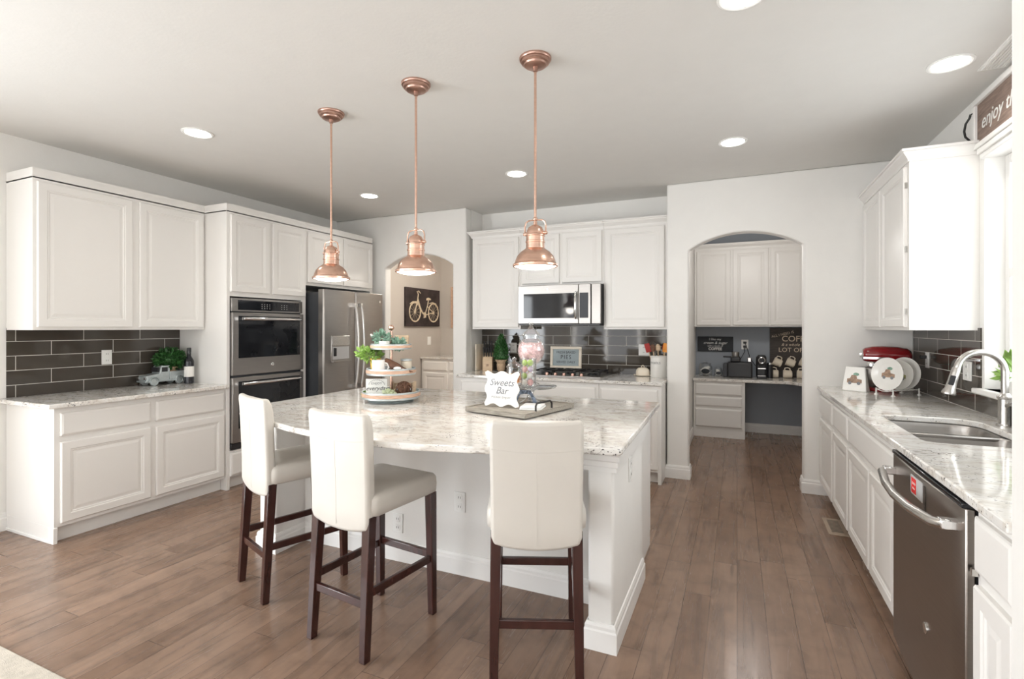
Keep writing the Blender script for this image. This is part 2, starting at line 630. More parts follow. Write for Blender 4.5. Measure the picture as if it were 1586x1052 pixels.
# rear wall of the living area, two wide windows
w = MB()
for x0, x1 in ((-4.755, -4.35), (-2.45, -1.85), (0.05, 0.74)):
    w.box(x0, x1, -3.6, -3.48, 0, H)
for x0, x1 in ((-4.35, -2.45), (-1.85, 0.05)):
    w.box(x0, x1, -3.6, -3.48, 0, 0.25).box(x0, x1, -3.6, -3.48, 2.45, H)
struct(w.build('wall_rear', 'wall', smooth=0))
for i, (x0, x1) in enumerate(((-4.35, -2.45), (-1.85, 0.05))):
    f = MB()
    xm = (x0 + x1) / 2
    for a, b in ((x0, x0 + .06), (xm - .03, xm + .03), (x1 - .06, x1)):
        f.box(a, b, -3.58, -3.50, 0.25, 2.45)
    f.box(x0, x1, -3.58, -3.50, 0.25, 0.31).box(x0, x1, -3.58, -3.50, 2.39, 2.45)
    struct(f.build('window_%d' % (i + 2), 'trim'))
# right near wall (the white strip at the picture's right edge) and its return to the sink wall
struct(MB().box(0.622, 0.742, -3.6, 1.664, 0, H).box(0.742, 1.42, 1.544, 1.664, 0, H).build('wall_right_near', 'wall', bevel=0.012, smooth=30), 'plain white wall end at the near right')
# sink wall with window opening
WY0, WY1, WZ0, WZ1 = 2.15, 3.715, 1.055, 2.36
w = MB()
w.box(1.28, 1.42, 1.664, WY0, 0, H).box(1.28, 1.42, WY1, 5.08, 0, H)
w.box(1.28, 1.42, WY0, WY1, 0, WZ0).box(1.28, 1.42, WY0, WY1, WZ1, H)
struct(w.build('wall_right', 'wall', smooth=0), 'white wall around the sink window')
wf = MB()
for a, b in ((WY0, WY0 + .05), (WY1 - .05, WY1)):
    wf.box(1.37, 1.41, a, b, WZ0, WZ1)
wf.box(1.37, 1.41, WY0 + .05, WY1 - .05, WZ0, WZ0 + .05).box(1.37, 1.41, WY0 + .05, WY1 - .05, WZ1 - .05, WZ1)
wf.box(1.365, 1.405, WY0 + .05, WY1 - .05, 1.68, 1.73)
wf = struct(wf.build('window_4', 'trim', bevel=0.004), 'bright window with a white frame over the sink')
MB().box(1.388, 1.393, WY0 + .05, WY1 - .05, WZ0 + .05, WZ1 - .05).build('glass_pane', 'pane', wf)
MB().box(1.235, 1.37, WY0 - .04, WY1 + .045, WZ0 - .028, WZ0).build('window_sill', 'trim', wf, bevel=0.006)
MB().box(1.255, 1.285, WY0 - .02, WY1 + .03, WZ1 + .03, WZ1 + .062).box(1.265, 1.285, WY0, WY1 + .02, WZ1, WZ1 + .03).build('window_header', 'trim', wf, bevel=0.004)

# arched wall to the coffee hall
xa, xb = -0.41, 0.515
struct(MB().prism(arch_poly(-0.605, 1.28, xa, xb, 2.115, 2.255, H), 4.95, 5.08, 'y').build('wall_back_right', 'wall', bevel=0.016, smooth=45, seg=3), 'white wall with a wide arched opening to the coffee nook')
# arched wall to the pantry
struct(MB().prism(arch_poly(-4.755, -2.77, -3.884, -2.941, 2.115, 2.265, H), 4.98, 5.10, 'y').build('wall_back_left', 'wall', bevel=0.016, smooth=45, seg=3), 'white wall with an arched doorway beside the fridge')
struct(MB().box(-2.89, -2.77, 5.10, 5.50, 0, H).build('wall_alcove_left', 'wall', smooth=0))
struct(MB().box(-2.77, -0.605, 5.38, 5.50, 0, H).build('wall_back', 'wall', smooth=0), 'white wall behind the range counter')
struct(MB().box(-0.605, -0.50, 5.08, 5.50, 0, H).build('wall_alcove_right', 'wall', smooth=0))
# pantry room
struct(MB().box(-4.97, -4.85, 5.10, 7.91, 0, H).build('wall_pantry_left', 'greige', smooth=0), 'greige pantry wall holding the bicycle picture')
struct(MB().box(-4.85, -2.2, 7.79, 7.91, 0, H).build('wall_pantry_back', 'greige', smooth=0))
struct(MB().box(-2.32, -2.2, 5.50, 7.79, 0, H).build('wall_pantry_right', 'greige', smooth=0))
# coffee nook
struct(MB().box(-0.64, -0.53, 6.4, 7.55, 0, H).build('wall_nook_left', 'wall', bevel=0.01, smooth=30))
struct(MB().box(-1.72, 1.12, 7.55, 7.67, 0, H).build('wall_nook_back', 'slate', smooth=0), 'slate grey wall of the coffee nook')
struct(MB().box(1.0, 1.12, 5.08, 7.55, 0, H).build('wall_nook_right', 'greige', smooth=0))
struct(MB().box(-1.72, -1.6, 5.50, 7.55, 0, H).build('wall_hall_left', 'greige', smooth=0))

BB = [(0, 0), (0.016, 0), (0.016, 0.085), (0.011, 0.092), (0.011, 0.105), (0.006, 0.118), (0, 0.12)]
struct(MB().sweep(BB, [(-0.605, 5.0), (-0.605, 4.95), (xa, 4.95), (xa, 5.08)], 1).build('baseboard_back', 'trim', smooth=0))
struct(MB().sweep(BB, [(xb, 5.08), (xb, 4.95), (0.71, 4.95)], 1).build('baseboard_back_right', 'trim', smooth=0))
struct(MB().sweep(BB, [(-4.635, 0.56), (-4.635, 1.80)], 1).build('baseboard_left', 'trim', smooth=0))
struct(MB().sweep(BB, [(-0.64, 6.4), (-0.53, 6.4), (-0.53, 6.98)], 1).build('baseboard_nook', 'trim', smooth=0))
struct(MB().sweep(BB, [(0.09, 7.55), (1.0, 7.55)], 1).build('baseboard_nook_back', 'trim', smooth=0))

# ------------------------------------------------------------------ backsplash tile (fixed to the walls)
struct(MB().box(-4.635, -4.627, 1.80, 2.995, 0.914, 1.40).build('trim_1', tile_mat('dark_tile_left', 1, 1.80 - 0.155, 0.897), smooth=0), 'dark subway tile backsplash over the left counter')
struct(MB().box(-2.77, -0.605, 5.372, 5.38, 0.914, 1.47).build('trim_2', tile_mat('dark_tile_back', 0, -2.77 + 0.08, 0.905), smooth=0), 'dark subway tile backsplash behind the cooktop')
tb = MB().box(1.272, 1.28, WY1 + .03, 4.95, 0.914, 1.40)
tb.box(1.272, 1.28, 1.664, WY1 + .03, 0.914, WZ0 - .03)
struct(tb.build('trim_3', tile_mat('dark_tile_right', 1, 4.95 - 0.12, 0.915), smooth=0), 'dark subway tile backsplash beside the sink window')

# ------------------------------------------------------------------ cabinets
DOOR = [(0, 0), (0, .014), (.005, .020), (.050, .020), (.056, .0155), (.062, .0155), (.066, .011), (.074, .011), (.092, .0145)]
DRAW = [(0, 0), (0, .012), (.004, .016), (.014, .020), (.02, .020)]
CROWN = [(0, 0), (.008, 0), (.010, .014), (.022, .030), (.034, .044), (.036, .054), (.046, .056), (.046, .070), (0, .070)]


def cabinet(name, label, loc, rot, w, z0, z1, depth, doors=(), drawers=(), toe=False, toe_h=0.105, group=None, toe_in=0.07, body=None):
    t = thing(name, label, 'cabinet', loc, rot, group)
    b = body or MB()
    if body is None:
        b.box(0, w, 0, depth, z0 + (toe_h if toe else 0), z1)
    if toe:
        b.box(0.0, w, toe_in, depth, z0, z0 + toe_h)
    b.build('body', 'cab', t, bevel=0.0015)
    for (a, c, d, e) in doors:
        MB().panel(a, c, d, e, DOOR).build('door', 'cab', t, smooth=0)
    for (a, c, d, e) in drawers:
        MB().panel(a, c, d, e, DRAW).build('drawer', 'cab', t, smooth=0)
    return t


# left base run, front faces +X at X=-4.03
RL = R(90)
t = cabinet('base_cabinet', 'white base cabinet with two doors and two drawers under the metal truck', (-4.03, 1.80, 0), RL, 1.195, 0, 0.882, 0.603,
            [(.03, .585, .13, .655), (.622, 1.18, .13, .655)], [(.03, .585, .695, .845), (.622, 1.18, .695, .845)], toe=True, toe_in=0.055)
MB().box(-.006, .018, -.004, .062, 0, .105).box(-.008, 0, .03, .60, 0, .02).build('shoe_trim', 'trim', t, bevel=0.003)
ct = MB().box(-4.627, -3.965, 1.745, 2.995, 0.884, 0.914).build('countertop', 'granite', bevel=0.006, seg=3)
tag(ct, 'short granite countertop along the left wall under the upper cabinets', 'countertop')
# left uppers
t = cabinet('wall_cabinet', 'white upper cabinet with two doors above the metal truck and bottle', (-4.29, 1.80, 0), RL, 1.195, 1.385, 2.415, 0.343,
            [(.02, .605, 1.405, 2.385), (.655, 1.175, 1.405, 2.385)])
MB().sweep([(o, z + 2.405) for o, z in CROWN], [(0, .343), (0, 0), (1.195 - .0, 0)], -1).build('crown_molding', 'cab', t, smooth=0)
# oven tower and fridge surround: one tall built-in
b = MB()
b.box(0, .03, 0, .623, 0.0, 2.415).box(.815, .875, 0, .623, 0, 2.415)            # gables either side of the ovens
b.box(.03, .815, 0, .623, 1.675, 2.415).box(.03, .815, 0, .623, .105, .335)
b.box(.03, .815, .06, .623, 0, .105)
b.box(.03, .815, .60, .623, .335, 1.675)
t = cabinet('oven_cabinet', 'tall white cabinet tower housing the double wall oven', (-4.01, 2.997, 0), RL, .875, 0, 2.415, .623,
            [(.03, .432, 1.715, 2.385), (.462, .862, 1.715, 2.385)], [(.03, .845, .12, .315)], body=b)
MB().sweep([(o, z + 2.405) for o, z in CROWN], [(0, .30), (0, 0), (.875, 0)], -1).build('crown_molding', 'cab', t, smooth=0)
b = MB().box(0, 1.035, 0, .623, 1.835, 2.415).box(.985, 1.035, 0, .623, 0, 1.835)
t = cabinet('fridge_cabinet', 'white two-door cabinet bridging over the refrigerator', (-4.01, 3.874, 0), RL, 1.035, 0, 0, .6,
            [(.015, .515, 1.865, 2.385), (.53, 1.015, 1.865, 2.385)], body=b)
MB().sweep([(o, z + 2.405) for o, z in CROWN], [(0, 0), (1.035, 0)], -1).build('crown_molding', 'cab', t, smooth=0)

# ------------------------------------------------------------------ double wall oven (faces +X)
t = thing('double_wall_oven', 'stainless double wall oven with black glass doors built into the tall cabinet', 'oven', (-4.01, 3.03, 0), RL)
W = .78
MB().box(.01, W - .01, .0, .58, .345, 1.655).build('body', 'dgrey', t)
o = MB().box(0, W, -.022, 0, 1.545, 1.662).build('control_panel', 'steel', t, bevel=.003)
MB().box(.06, W - .045, -.0245, -.02, 1.558, 1.645).build('display', 'blackgl', o)
for k, (x, z) in enumerate([(.30 + .028 * (i % 4), 1.575 + .018 * (i // 4)) for i in range(12)] + [(.52 + .03 * (i % 3), 1.575 + .018 * (i // 3)) for i in range(9)]):
    MB().box(x, x + .008, -.0252, -.0244, z, z + .005).build('button', 'grey_st', o, smooth=0)
for z0, z1, zg0, zg1 in ((.985, 1.535, 1.135, 1.505), (.40, .965, .52, .93)):
    o = MB().box(0, W, -.034, -.002, z0, z1).build('oven_door', 'steel', t, bevel=.004)
    MB().box(.055, W - .045, -.0365, -.03, zg0, zg1).build('oven_glass', 'blackgl', o, bevel=.002)
    zh = z1 - .055
    h = MB().tube([(.07, -.075, zh), (.09, -.083, zh), (W / 2, -.09, zh), (W - .09, -.083, zh), (W - .07, -.075, zh)], .0145, 12)
    for x in (.085, W - .085):
        h.box(x - .012, x + .012, -.08, -.034, zh - .012, zh + .012)
    h.build('handle', 'chrome', o)
    if z0 > .9:
        MB(Matrix.Translation((W / 2 + .02, -.034, 1.06)) @ Matrix.Rotation(R(90), 4, 'X')).lathe([(.019, 0), (.019, .002), (.016, .004), (.0, .004)], n=24).build('badge', 'chrome', o)
MB().box(0, W, -.018, 0, .345, .392).build('bottom_vent', 'black', t, bevel=.002)

# ------------------------------------------------------------------ refrigerator (faces +X)
t = thing('refrigerator', 'stainless french-door refrigerator with water dispenser beside the ovens', 'refrigerator', (-3.79, 3.89, 0), RL)
W = .935
MB().box(.012, W - .012, .075, .78, .02, 1.765).build('body', 'dgrey', t, bevel=.004)


def fridge_door(x0, x1, z0, z1, name='door'):
    n = 12
    poly = [(x0, .07), (x0, .01)]
    poly += [(x0 + .012 + (x1 - x0 - .024) * i / n, -.012 * math.sin(PI * (i / n)) - .002) for i in range(n + 1)]
    poly += [(x1, .01), (x1, .07)]
    return MB().prism(poly, z0, z1).build(name, 'steel', t, bevel=.003)


d1 = fridge_door(0, W / 2 - .003, .66, 1.79)
d2 = fridge_door(W / 2 + .003, W, .66, 1.79)
d3 = fridge_door(0, W, .08, .65, 'freezer_drawer')
for d, x, s in ((d1, W / 2 - .045, -1), (d2, W / 2 + .045, 1)):
    path = []
    for i in range(15):
        u = i / 14
        path.append((x, -.035 - .045 * math.sin(PI * u) ** .7, .76 + .90 * u))
    h = MB().tube(path, .013, 10)
    for z in (.775, 1.645):
        h.box(x - .014, x + .014, -.05, .0, z - .02, z + .02)
    h.build('handle', 'chrome', d)
h = MB().tube([(.09, -.06, .585), (.12, -.075, .585), (W / 2, -.085, .585), (W - .12, -.075, .585), (W - .09, -.06, .585)], .013, 10)
for x in (.1, W - .1):
    h.box(x - .014, x + .014, -.065, 0, .572, .598)
h.build('handle', 'chrome', d3)
o = MB().box(.09, .36, -.020, .0, 1.06, 1.32).build('dispenser', 'steel', d1, bevel=.005)
MB().box(.10, .35, -.024, -.018, 1.215, 1.315).build('display', 'nickel', o, bevel=.003)
MB().box(.105, .345, -.0225, -.018, 1.075, 1.205).build('recess', 'grey_st', o, bevel=.002)
MB().box(.115, .15, -.034, -.02, 1.11, 1.195).build('paddle', 'black', o, bevel=.004)
MB().box(.09, .36, -.045, -.012, 1.045, 1.064).build('drip_tray', 'steel', o, bevel=.003)
MB(Matrix.Translation((W - .07, -.008, 1.70)) @ Matrix.Rotation(R(90), 4, 'X')).lathe([(.015, 0), (.015, .004), (.0, .004)], n=20).build('badge', 'chrome', d2)

# ------------------------------------------------------------------ back run (faces -Y)
g = None
cabinet('base_cabinet', 'white base cabinet at the left end of the range counter', (-2.68, 4.67, 0), 0, .72, 0, .882, .70,
        [(.03, .345, .13, .655), (.375, .69, .13, .655)], [(.03, .69, .695, .845)], toe=True, toe_h=.105)
cabinet('base_cabinet', 'white base cabinet directly under the gas cooktop', (-1.958, 4.67, 0), 0, .775, 0, .882, .70,
        [(.02, .375, .13, .655), (.40, .755, .13, .655)], [(.02, .745, .695, .845)], toe=True)
t = cabinet('base_cabinet', 'white base cabinet under the utensil crock, right of the cooktop', (-1.181, 4.67, 0), 0, .565, 0, .882, .70,
            [(.015, .535, .13, .655)], [(.015, .535, .695, .845)], toe=True)
MB().box(.535, .565, -.0, .08, 0, .105).build('toe_block', 'cab', t)
ct = MB().box(-2.70, -.606, 4.637, 5.372, .884, .914).build('countertop', 'granite', bevel=.006, seg=3)
tag(ct, 'granite countertop under the microwave and cooktop', 'countertop')
ZB = 1.385
t = cabinet('wall_cabinet', 'tall single-door white upper cabinet left of the microwave', (-2.725, 5.05, 0), 0, .59, ZB, 2.415, .33,
            [(.02, .572, ZB + .02, 2.385)])
MB().sweep([(o, z + 2.405) for o, z in CROWN], [(0, .33), (0, 0), (.59, 0)], 1).build('crown_molding', 'cab', t, smooth=0)
t = cabinet('wall_cabinet', 'short two-door white cabinet over the microwave', (-2.133, 5.05, 0), 0, .905, 1.845, 2.415, .33,
            [(.02, .44, 1.868, 2.385), (.468, .888, 1.868, 2.385)])
MB().sweep([(o, z + 2.405) for o, z in CROWN], [(0, 0), (.905, 0)], 1).build('crown_molding', 'cab', t, smooth=0)
t = cabinet('wall_cabinet', 'tall single-door white upper cabinet right of the microwave', (-1.226, 5.05, 0), 0, .615, ZB, 2.415, .33,
            [(.018, .592, ZB + .02, 2.385)])
MB().sweep([(o, z + 2.405) for o, z in CROWN], [(0, 0), (.615, 0)], 1).build('crown_molding', 'cab', t, smooth=0)

# microwave
t = thing('microwave', 'stainless over-the-range microwave with a black glass door', 'microwave', (-2.118, 4.965, 1.438), 0)
W, HH = .885, .402
MB().box(0, W, .0, .40, .0, HH).build('body', 'black', t, bevel=.003)
o = MB().box(0, .66, -.03, -.002, .005, HH).build('door', 'steel', t, bevel=.004)
MB().box(.065, .615, -.033, -.028, .062, .315).build('door_glass', 'blackgl', o, bevel=.002)
h = MB().tube([(.637, -.045, .055), (.637, -.066, .09), (.637, -.07, .19), (.637, -.066, .29), (.637, -.045, .325)], .0125, 12)
for z in (.06, .32):
    h.box(.628, .646, -.055, -.028, z - .012, z + .012)
h.build('handle', 'chrome', o)
MB(Matrix.Translation((.33, -.03, .36)) @ Matrix.Rotation(R(90), 4, 'X')).lathe([(.013, 0), (.013, .003), (.0, .003)], n=20).build('badge', 'chrome', o)
o = MB().box(.664, .785, -.03, -.002, .005, HH).build('control_panel', 'steel', t, bevel=.003)
MB().box(.672, .762, -.033, -.028, .062, .315).build('keypad', 'blackgl', o, bevel=.002)
MB().box(.793, W, -.022, -.002, .005, HH).build('side_trim', 'steel', t, bevel=.003)
MB().box(.01, W - .01, -.02, .38, -.012, .004).build('underside', 'black', t)

# cooktop
t = thing('gas_cooktop', 'gas cooktop with black grates set into the back counter', 'cooktop', (-1.96, 4.80, .914), 0)
MB().box(0, .76, 0, .50, 0, .012).build('base', 'steel', t, bevel=.004)
for x in (.03, .275, .52):
    gm = MB()
    for y in (.09, .28, .46):
        gm.box(x, x + .21, y - .006, y + .006, .04, .052)
    for xx in (x + .004, x + .105, x + .206):
        gm.box(xx - .006, xx + .006, .09, .46, .04, .052)
    for xx in (x + .01, x + .2):
        for y in (.095, .455):
            gm.box(xx - .008, xx + .008, y - .008, y + .008, .012, .045)
    gm.build('grate', 'blackir', t, bevel=.002)
for x, y in ((.135, .19), (.135, .37), (.38, .28), (.625, .19), (.625, .37)):
    MB().lathe([(.045, .012), (.045, .022), (.03, .024), (.03, .034), (0, .036)], (x, y, 0), 20).build('burner', 'black', t)
for k in range(5):
    MB().lathe([(.019, .012), (.019, .02), (.016, .036), (0, .037)], (.20 + .09 * k, .045, 0), 16).build('knob', 'copper_d', t)

# ------------------------------------------------------------------ right run (faces -X)
RR = R(-90)
XF = .645
cabinet('base_cabinet', 'narrow white corner base cabinet nearest the arched opening', (XF, 4.935, 0), RR, .645, 0, .882, .62,
        [(.03, .615, .13, .655)], [(.03, .615, .695, .845)], toe=True)
cabinet('base_cabinet', 'narrow white single-door base cabinet left of the sink base', (XF, 4.288, 0), RR, .553, 0, .882, .62,
        [(.02, .533, .13, .655)], [(.02, .533, .695, .845)], toe=True)
b = MB().box(0, 1.055, 0, .62, .105, .66).box(0, 1.055, 0, .03, .66, .882).box(0, .03, .03, .62, .66, .882).box(1.025, 1.055, .03, .62, .66, .882)
cabinet('sink_cabinet', 'white two-door base cabinet under the steel sink', (XF, 3.733, 0), RR, 1.055, 0, .882, .62,
        [(.02, .545, .13, .655), (.575, 1.035, .13, .655)], [(.02, 1.035, .695, .845)], toe=True, body=b)
t = cabinet('base_cabinet', 'white base cabinet at the right edge of the picture, past the dishwasher', (XF, 1.912, 0), RR, .246, 0, .882, .62,
            [(.02, .246, .13, .655)], [(.02, .246, .695, .855)], toe=True)
MB().box(-.002, .012, -.018, -.004, .675, .695).build('hinge', 'nickel', t)
# countertop with sink cut-out: far and near halves share one seam, one mesh
SX0, SX1, SY0, SY1 = .735, 1.145, 2.70, 3.45


def sink_outline():
    pts = []
    def arc(cx, cy, r, a0, a1, n=6):
        for i in range(n + 1):
            a = R(a0 + (a1 - a0) * i / n)
            pts.append((cx + r * math.cos(a), cy + r * math.sin(a)))
    arc(SX1 - .12, SY1 - .12, .12, 0, 90)
    arc(SX0 + .05, SY1 - .05, .05, 90, 180)
    arc(SX0 + .05, SY0 + .05, .05, 180, 270)
    arc(SX1 - .12, SY0 + .12, .12, 270, 360)
    return pts


so = sink_outline()
cx0, cx1, cy0, cy1 = .615, 1.272, 1.66, 4.948
ym = 3.1
far_ = [p for p in so if p[1] > ym]
near_ = [p for p in so if p[1] < ym]
bm = bmesh.new()


def bv(x, y):
    return bm.verts.new((x, y, .914))


VL, VR = bv(cx0, ym), bv(cx1, ym)
IL, IR = bv(SX0, ym), bv(SX1, ym)
farv = [bv(*p) for p in far_]          # from right side round to left side
nearv = [bv(*p) for p in near_]        # from left side round to right side
c1, c2, c3, c4 = bv(cx1, cy1), bv(cx0, cy1), bv(cx0, cy0), bv(cx1, cy0)
bm.faces.new([VR, c1, c2, VL, IL] + farv[::-1] + [IR])
bm.faces.new([VL, c3, c4, VR, IR] + nearv[::-1] + [IL])
r = bmesh.ops.extrude_face_region(bm, geom=bm.faces[:])
bmesh.ops.translate(bm, vec=(0, 0, -.03), verts=[v for v in r['geom'] if isinstance(v, bmesh.types.BMVert)])
mbx = MB()
mbx.bm.free()
mbx.bm = bm
ct = mbx.build('countertop', 'granite', bevel=.005, seg=2)
tag(ct, 'long granite countertop around the steel sink on the right', 'countertop')
# sink
t = thing('kitchen_sink', 'stainless undermount double-bowl sink in the right countertop', 'sink', (0, 0, 0), 0)
yd = 3.10


def bowl(x0, x1, y0, y1, rr, depth):
    def ring(ins, z):
        pts = []
        for cx, cy, a0, r_ in ((x1 - rr[0], y1 - rr[0], 0, rr[0]), (x0 + .05, y1 - .05, 90, .05), (x0 + .05, y0 + .05, 180, .05), (x1 - rr[1], y0 + rr[1], 270, rr[1])):
            for i in range(7):
                a = R(a0 + 15 * i)
                q = max(r_ - ins, .01)
                pts.append((cx + q * math.cos(a), cy + q * math.sin(a), z))
        return pts
    mb = MB()
    mb.loops([ring(-.006, .884), ring(.0, .880), ring(.006, .86), ring(.014, .884 - depth + .03), ring(.035, .884 - depth)], False, True)
    return mb


o = bowl(SX0 - .004, SX1 + .004, yd + .012, SY1 + .004, (.13, .05), .19).build('far_bowl', 'steel', t)
MB().lathe([(.04, 0), (.04, .003), (.02, .004), (0, .002)], ((SX0 + SX1) / 2, 3.28, .695), 20).build('drain', 'chrome', o)
o = bowl(SX0 - .004, SX1 + .004, SY0 - .004, yd - .012, (.05, .13), .17).build('near_bowl', 'steel', t)
MB().lathe([(.04, 0), (.04, .003), (.02, .004), (0, .002)], ((SX0 + SX1) / 2, 2.9, .715), 20).build('drain', 'chrome', o)
MB().box(SX0 - .002, SX1 + .002, yd - .017, yd + .017, .862, .883).build('divider', 'steel', t, bevel=.006)
# faucet
t = thing('kitchen_faucet', 'brushed nickel gooseneck pull-down faucet behind the sink', 'faucet', (1.205, 3.27, .914), 0)
MB().lathe([(.034, 0), (.034, .008), (.027, .014), (.026, .02), (.026, .135), (.030, .138), (.031, .148), (.022, .158), (.018, .165)], n=28).build('base', 'nickel', t)
path = [(0, 0, .15), (0, 0, .22), (0, 0, .27)]
for i in range(1, 15):
    a = PI * i / 15 * 1.02
    path.append((-.095 + .095 * math.cos(a), -.012 * (1 - math.cos(a)) * .5, .27 + .095 * math.sin(a)))
path += [(-.193, -.012, .262)]
MB().tube(path, .0155, 14).build('spout', 'nickel', t)
o = MB(Matrix.Translation((-.193, -.012, .275)) @ Matrix.Rotation(R(14), 4, 'Y')).lathe([(.0165, .01), (.0185, -.0), (.0195, -.06), (.022, -.10), (.030, -.122), (.029, -.13), (.0, -.128)], n=24).build('spray_head', 'nickel', t)
MB(Matrix.Translation((-.212, -.020, .232)) @ Matrix.Rotation(R(14), 4, 'Y')).box(-.011, .011, -.016, -.006, -.035, .014).build('spray_button', 'black', o, bevel=.003)
MB().tube([(0, -.024, .105), (.005, -.05, .115), (.008, -.085, .113), (.01, -.12, .098)], [.011, .009, .008, .007], 10).build('handle', 'nickel', t)

# dishwasher
t = thing('dishwasher', 'dark stainless dishwasher with a bowed bar handle and red sticker', 'dishwasher', (.645, 2.672, 0), RR)
W = .752
MB().box(.01, W - .01, .0, .56, .06, .87).build('body', 'black', t)
MB().box(.005, W - .005, .06, .12, 0, .06).build('toe_plate', 'black', t)
n = 10
poly = [(.004, .0)] + [(.004 + (W - .03) * i / n, -.030 - .010 * math.sin(PI * i / n)) for i in range(n + 1)] + [(W - .006, -.024), (W - .006, 0)]
d = MB().prism(poly, .075, .862).build('door', 'steel_d', t, bevel=.004, smooth=30)
MB().box(.004, W - .006, -.034, .05, .862, .878).build('top_control_strip', 'blackgl', t, bevel=.003)
zh = .795
h = MB().tube([(.035, -.062, zh), (.06, -.082, zh - .004), (W * .3, -.105, zh - .012), (W * .5, -.112, zh - .014), (W * .7, -.105, zh - .012), (W - .075, -.082, zh - .004), (W - .05, -.062, zh)], .016, 12)
h.build('handle', 'nickel', d)
for x in (.045, W - .06):
    MB().box(x - .018, x + .018, -.075, -.025, zh - .016, zh + .016).build('handle_bracket', 'chrome', d, bevel=.005)
MB().box(.29, .42, -.0418, -.035, .775, .845).build('instruction_sticker', 'grey_st', d)
o = MB().box(.30, .355, -.0424, -.041, .782, .838).build('red_sticker', 'red_st', d)
text('CLEAN', .013, 'white', d, (.3275, -.0426, .818), ext=.0003)
text('dishes', .011, 'white', d, (.3275, -.0426, .800), ext=.0003)
MB().box(.435, .447, -.043, -.035, .745, .84).build('vent_slot', 'ventdark', d)
MB(Matrix.Translation((.45, -.0395, .345)) @ Matrix.Rotation(R(90), 4, 'X')).lathe([(.019, 0), (.019, .003), (.015, .005), (0, .005)], n=24).build('badge', 'chrome', d)

# right upper cabinet
t = cabinet('wall_cabinet', 'white two-door upper cabinet beside the sink window', (.95, 4.945, 0), RR, 1.165, 1.385, 2.415, .33,
            [(.03, .545, 1.405, 2.385), (.585, 1.13, 1.405, 2.385)])
MB().sweep([(o, z + 2.405) for o, z in CROWN], [(0, 0), (1.165, 0), (1.165, .325)], 1).build('crown_molding', 'cab', t, smooth=0)
hg = None
for z in (1.50, 1.88, 2.27):
    MB().box(1.128, 1.136, -.014, .0, z - .018, z + .018).build('hinge', 'nickel', t)

# ------------------------------------------------------------------ island
t = thing('kitchen_island', 'white kitchen island base with square end columns below the granite', 'kitchen island', (0, 0, 0), 0)
CAPM = [(0, -.045), (.014, -.045), (.014, -.026), (.022, -.022), (.022, .000), (.030, .006), (.030, .028), (.038, .034), (.038, .055), (0, .055)]
MB().box(-2.62, -.60, 2.525, 2.62, 0, .882).build('knee_wall', 'wall', t)
for x0, x1 in ((-2.76, -2.62), (-.60, -.485)):
    MB().box(x0, x1, 2.175 if x0 > -1 else 2.29, 2.88, 0, .882).build('end_wall', 'wall', t, bevel=.012)
MB().sweep([(o, z + .825) for o, z in CAPM], [(-.60, 2.52), (-.60, 2.175), (-.485, 2.175), (-.485, 2.88)], 1).build('cap_molding', 'trim', t, smooth=0)
MB().sweep([(o, z + .825) for o, z in CAPM], [(-2.75, 2.88), (-2.75, 2.29), (-2.62, 2.29), (-2.62, 2.52)], 1).build('cap_molding', 'trim', t, smooth=0)
MB().sweep(BB, [(-.60, 2.525), (-.60, 2.175), (-.485, 2.175), (-.485, 2.88), (-.51, 2.88)], 1).build('baseboard', 'trim', t, smooth=0)
MB().sweep(BB, [(-2.76, 2.88), (-2.76, 2.29), (-2.62, 2.29), (-2.62, 2.525), (-.60, 2.525)], 1).build('baseboard', 'trim', t, smooth=0)
MB().box(-2.74, -.515, 2.62, 3.36, .0, .882).build('cabinet_body', 'cab', t, bevel=.002)
MB().box(-.515, -.508, 2.90, 3.33, .11, .86).build('end_panel', 'cab', t, bevel=.002)
for k in range(4):
    a = -2.58 + k * .512
    MB(Matrix.Translation((0, 3.36, 0)) @ Matrix.Rotation(PI, 4, 'Z')).panel(-a - .49, -a, .13, .655, DOOR).build('door', 'cab', t, smooth=0)
    MB(Matrix.Translation((0, 3.36, 0)) @ Matrix.Rotation(PI, 4, 'Z')).panel(-a - .49, -a, .695, .845, DRAW).build('drawer', 'cab', t, smooth=0)


def outlet_plate(label, loc, rot, w=.072, h=.115, switch=False, plug=False):
    tt = thing('light_switch' if switch else 'wall_outlet', label, 'switch' if switch else 'outlet', loc, rot)
    MB().box(-w / 2, w / 2, -.006, 0, -h / 2, h / 2).build('cover_plate', 'whitepl', tt, bevel=.002)
    if switch:
        MB().box(-.016, .016, -.010, -.005, -.033, .033).build('rocker', 'whitepl', tt, bevel=.002)
    else:
        for z in (-.026, .026):
            s = MB().box(-.017, .017, -.008, -.005, z - .018, z + .018).build('socket', 'whitepl', tt, bevel=.002)
            MB().box(-.008, -.005, -.0084, -.0078, z - .006, z + .006).box(.005, .008, -.0084, -.0078, z - .006, z + .006).build('slots', 'ventdark', s)
    return tt


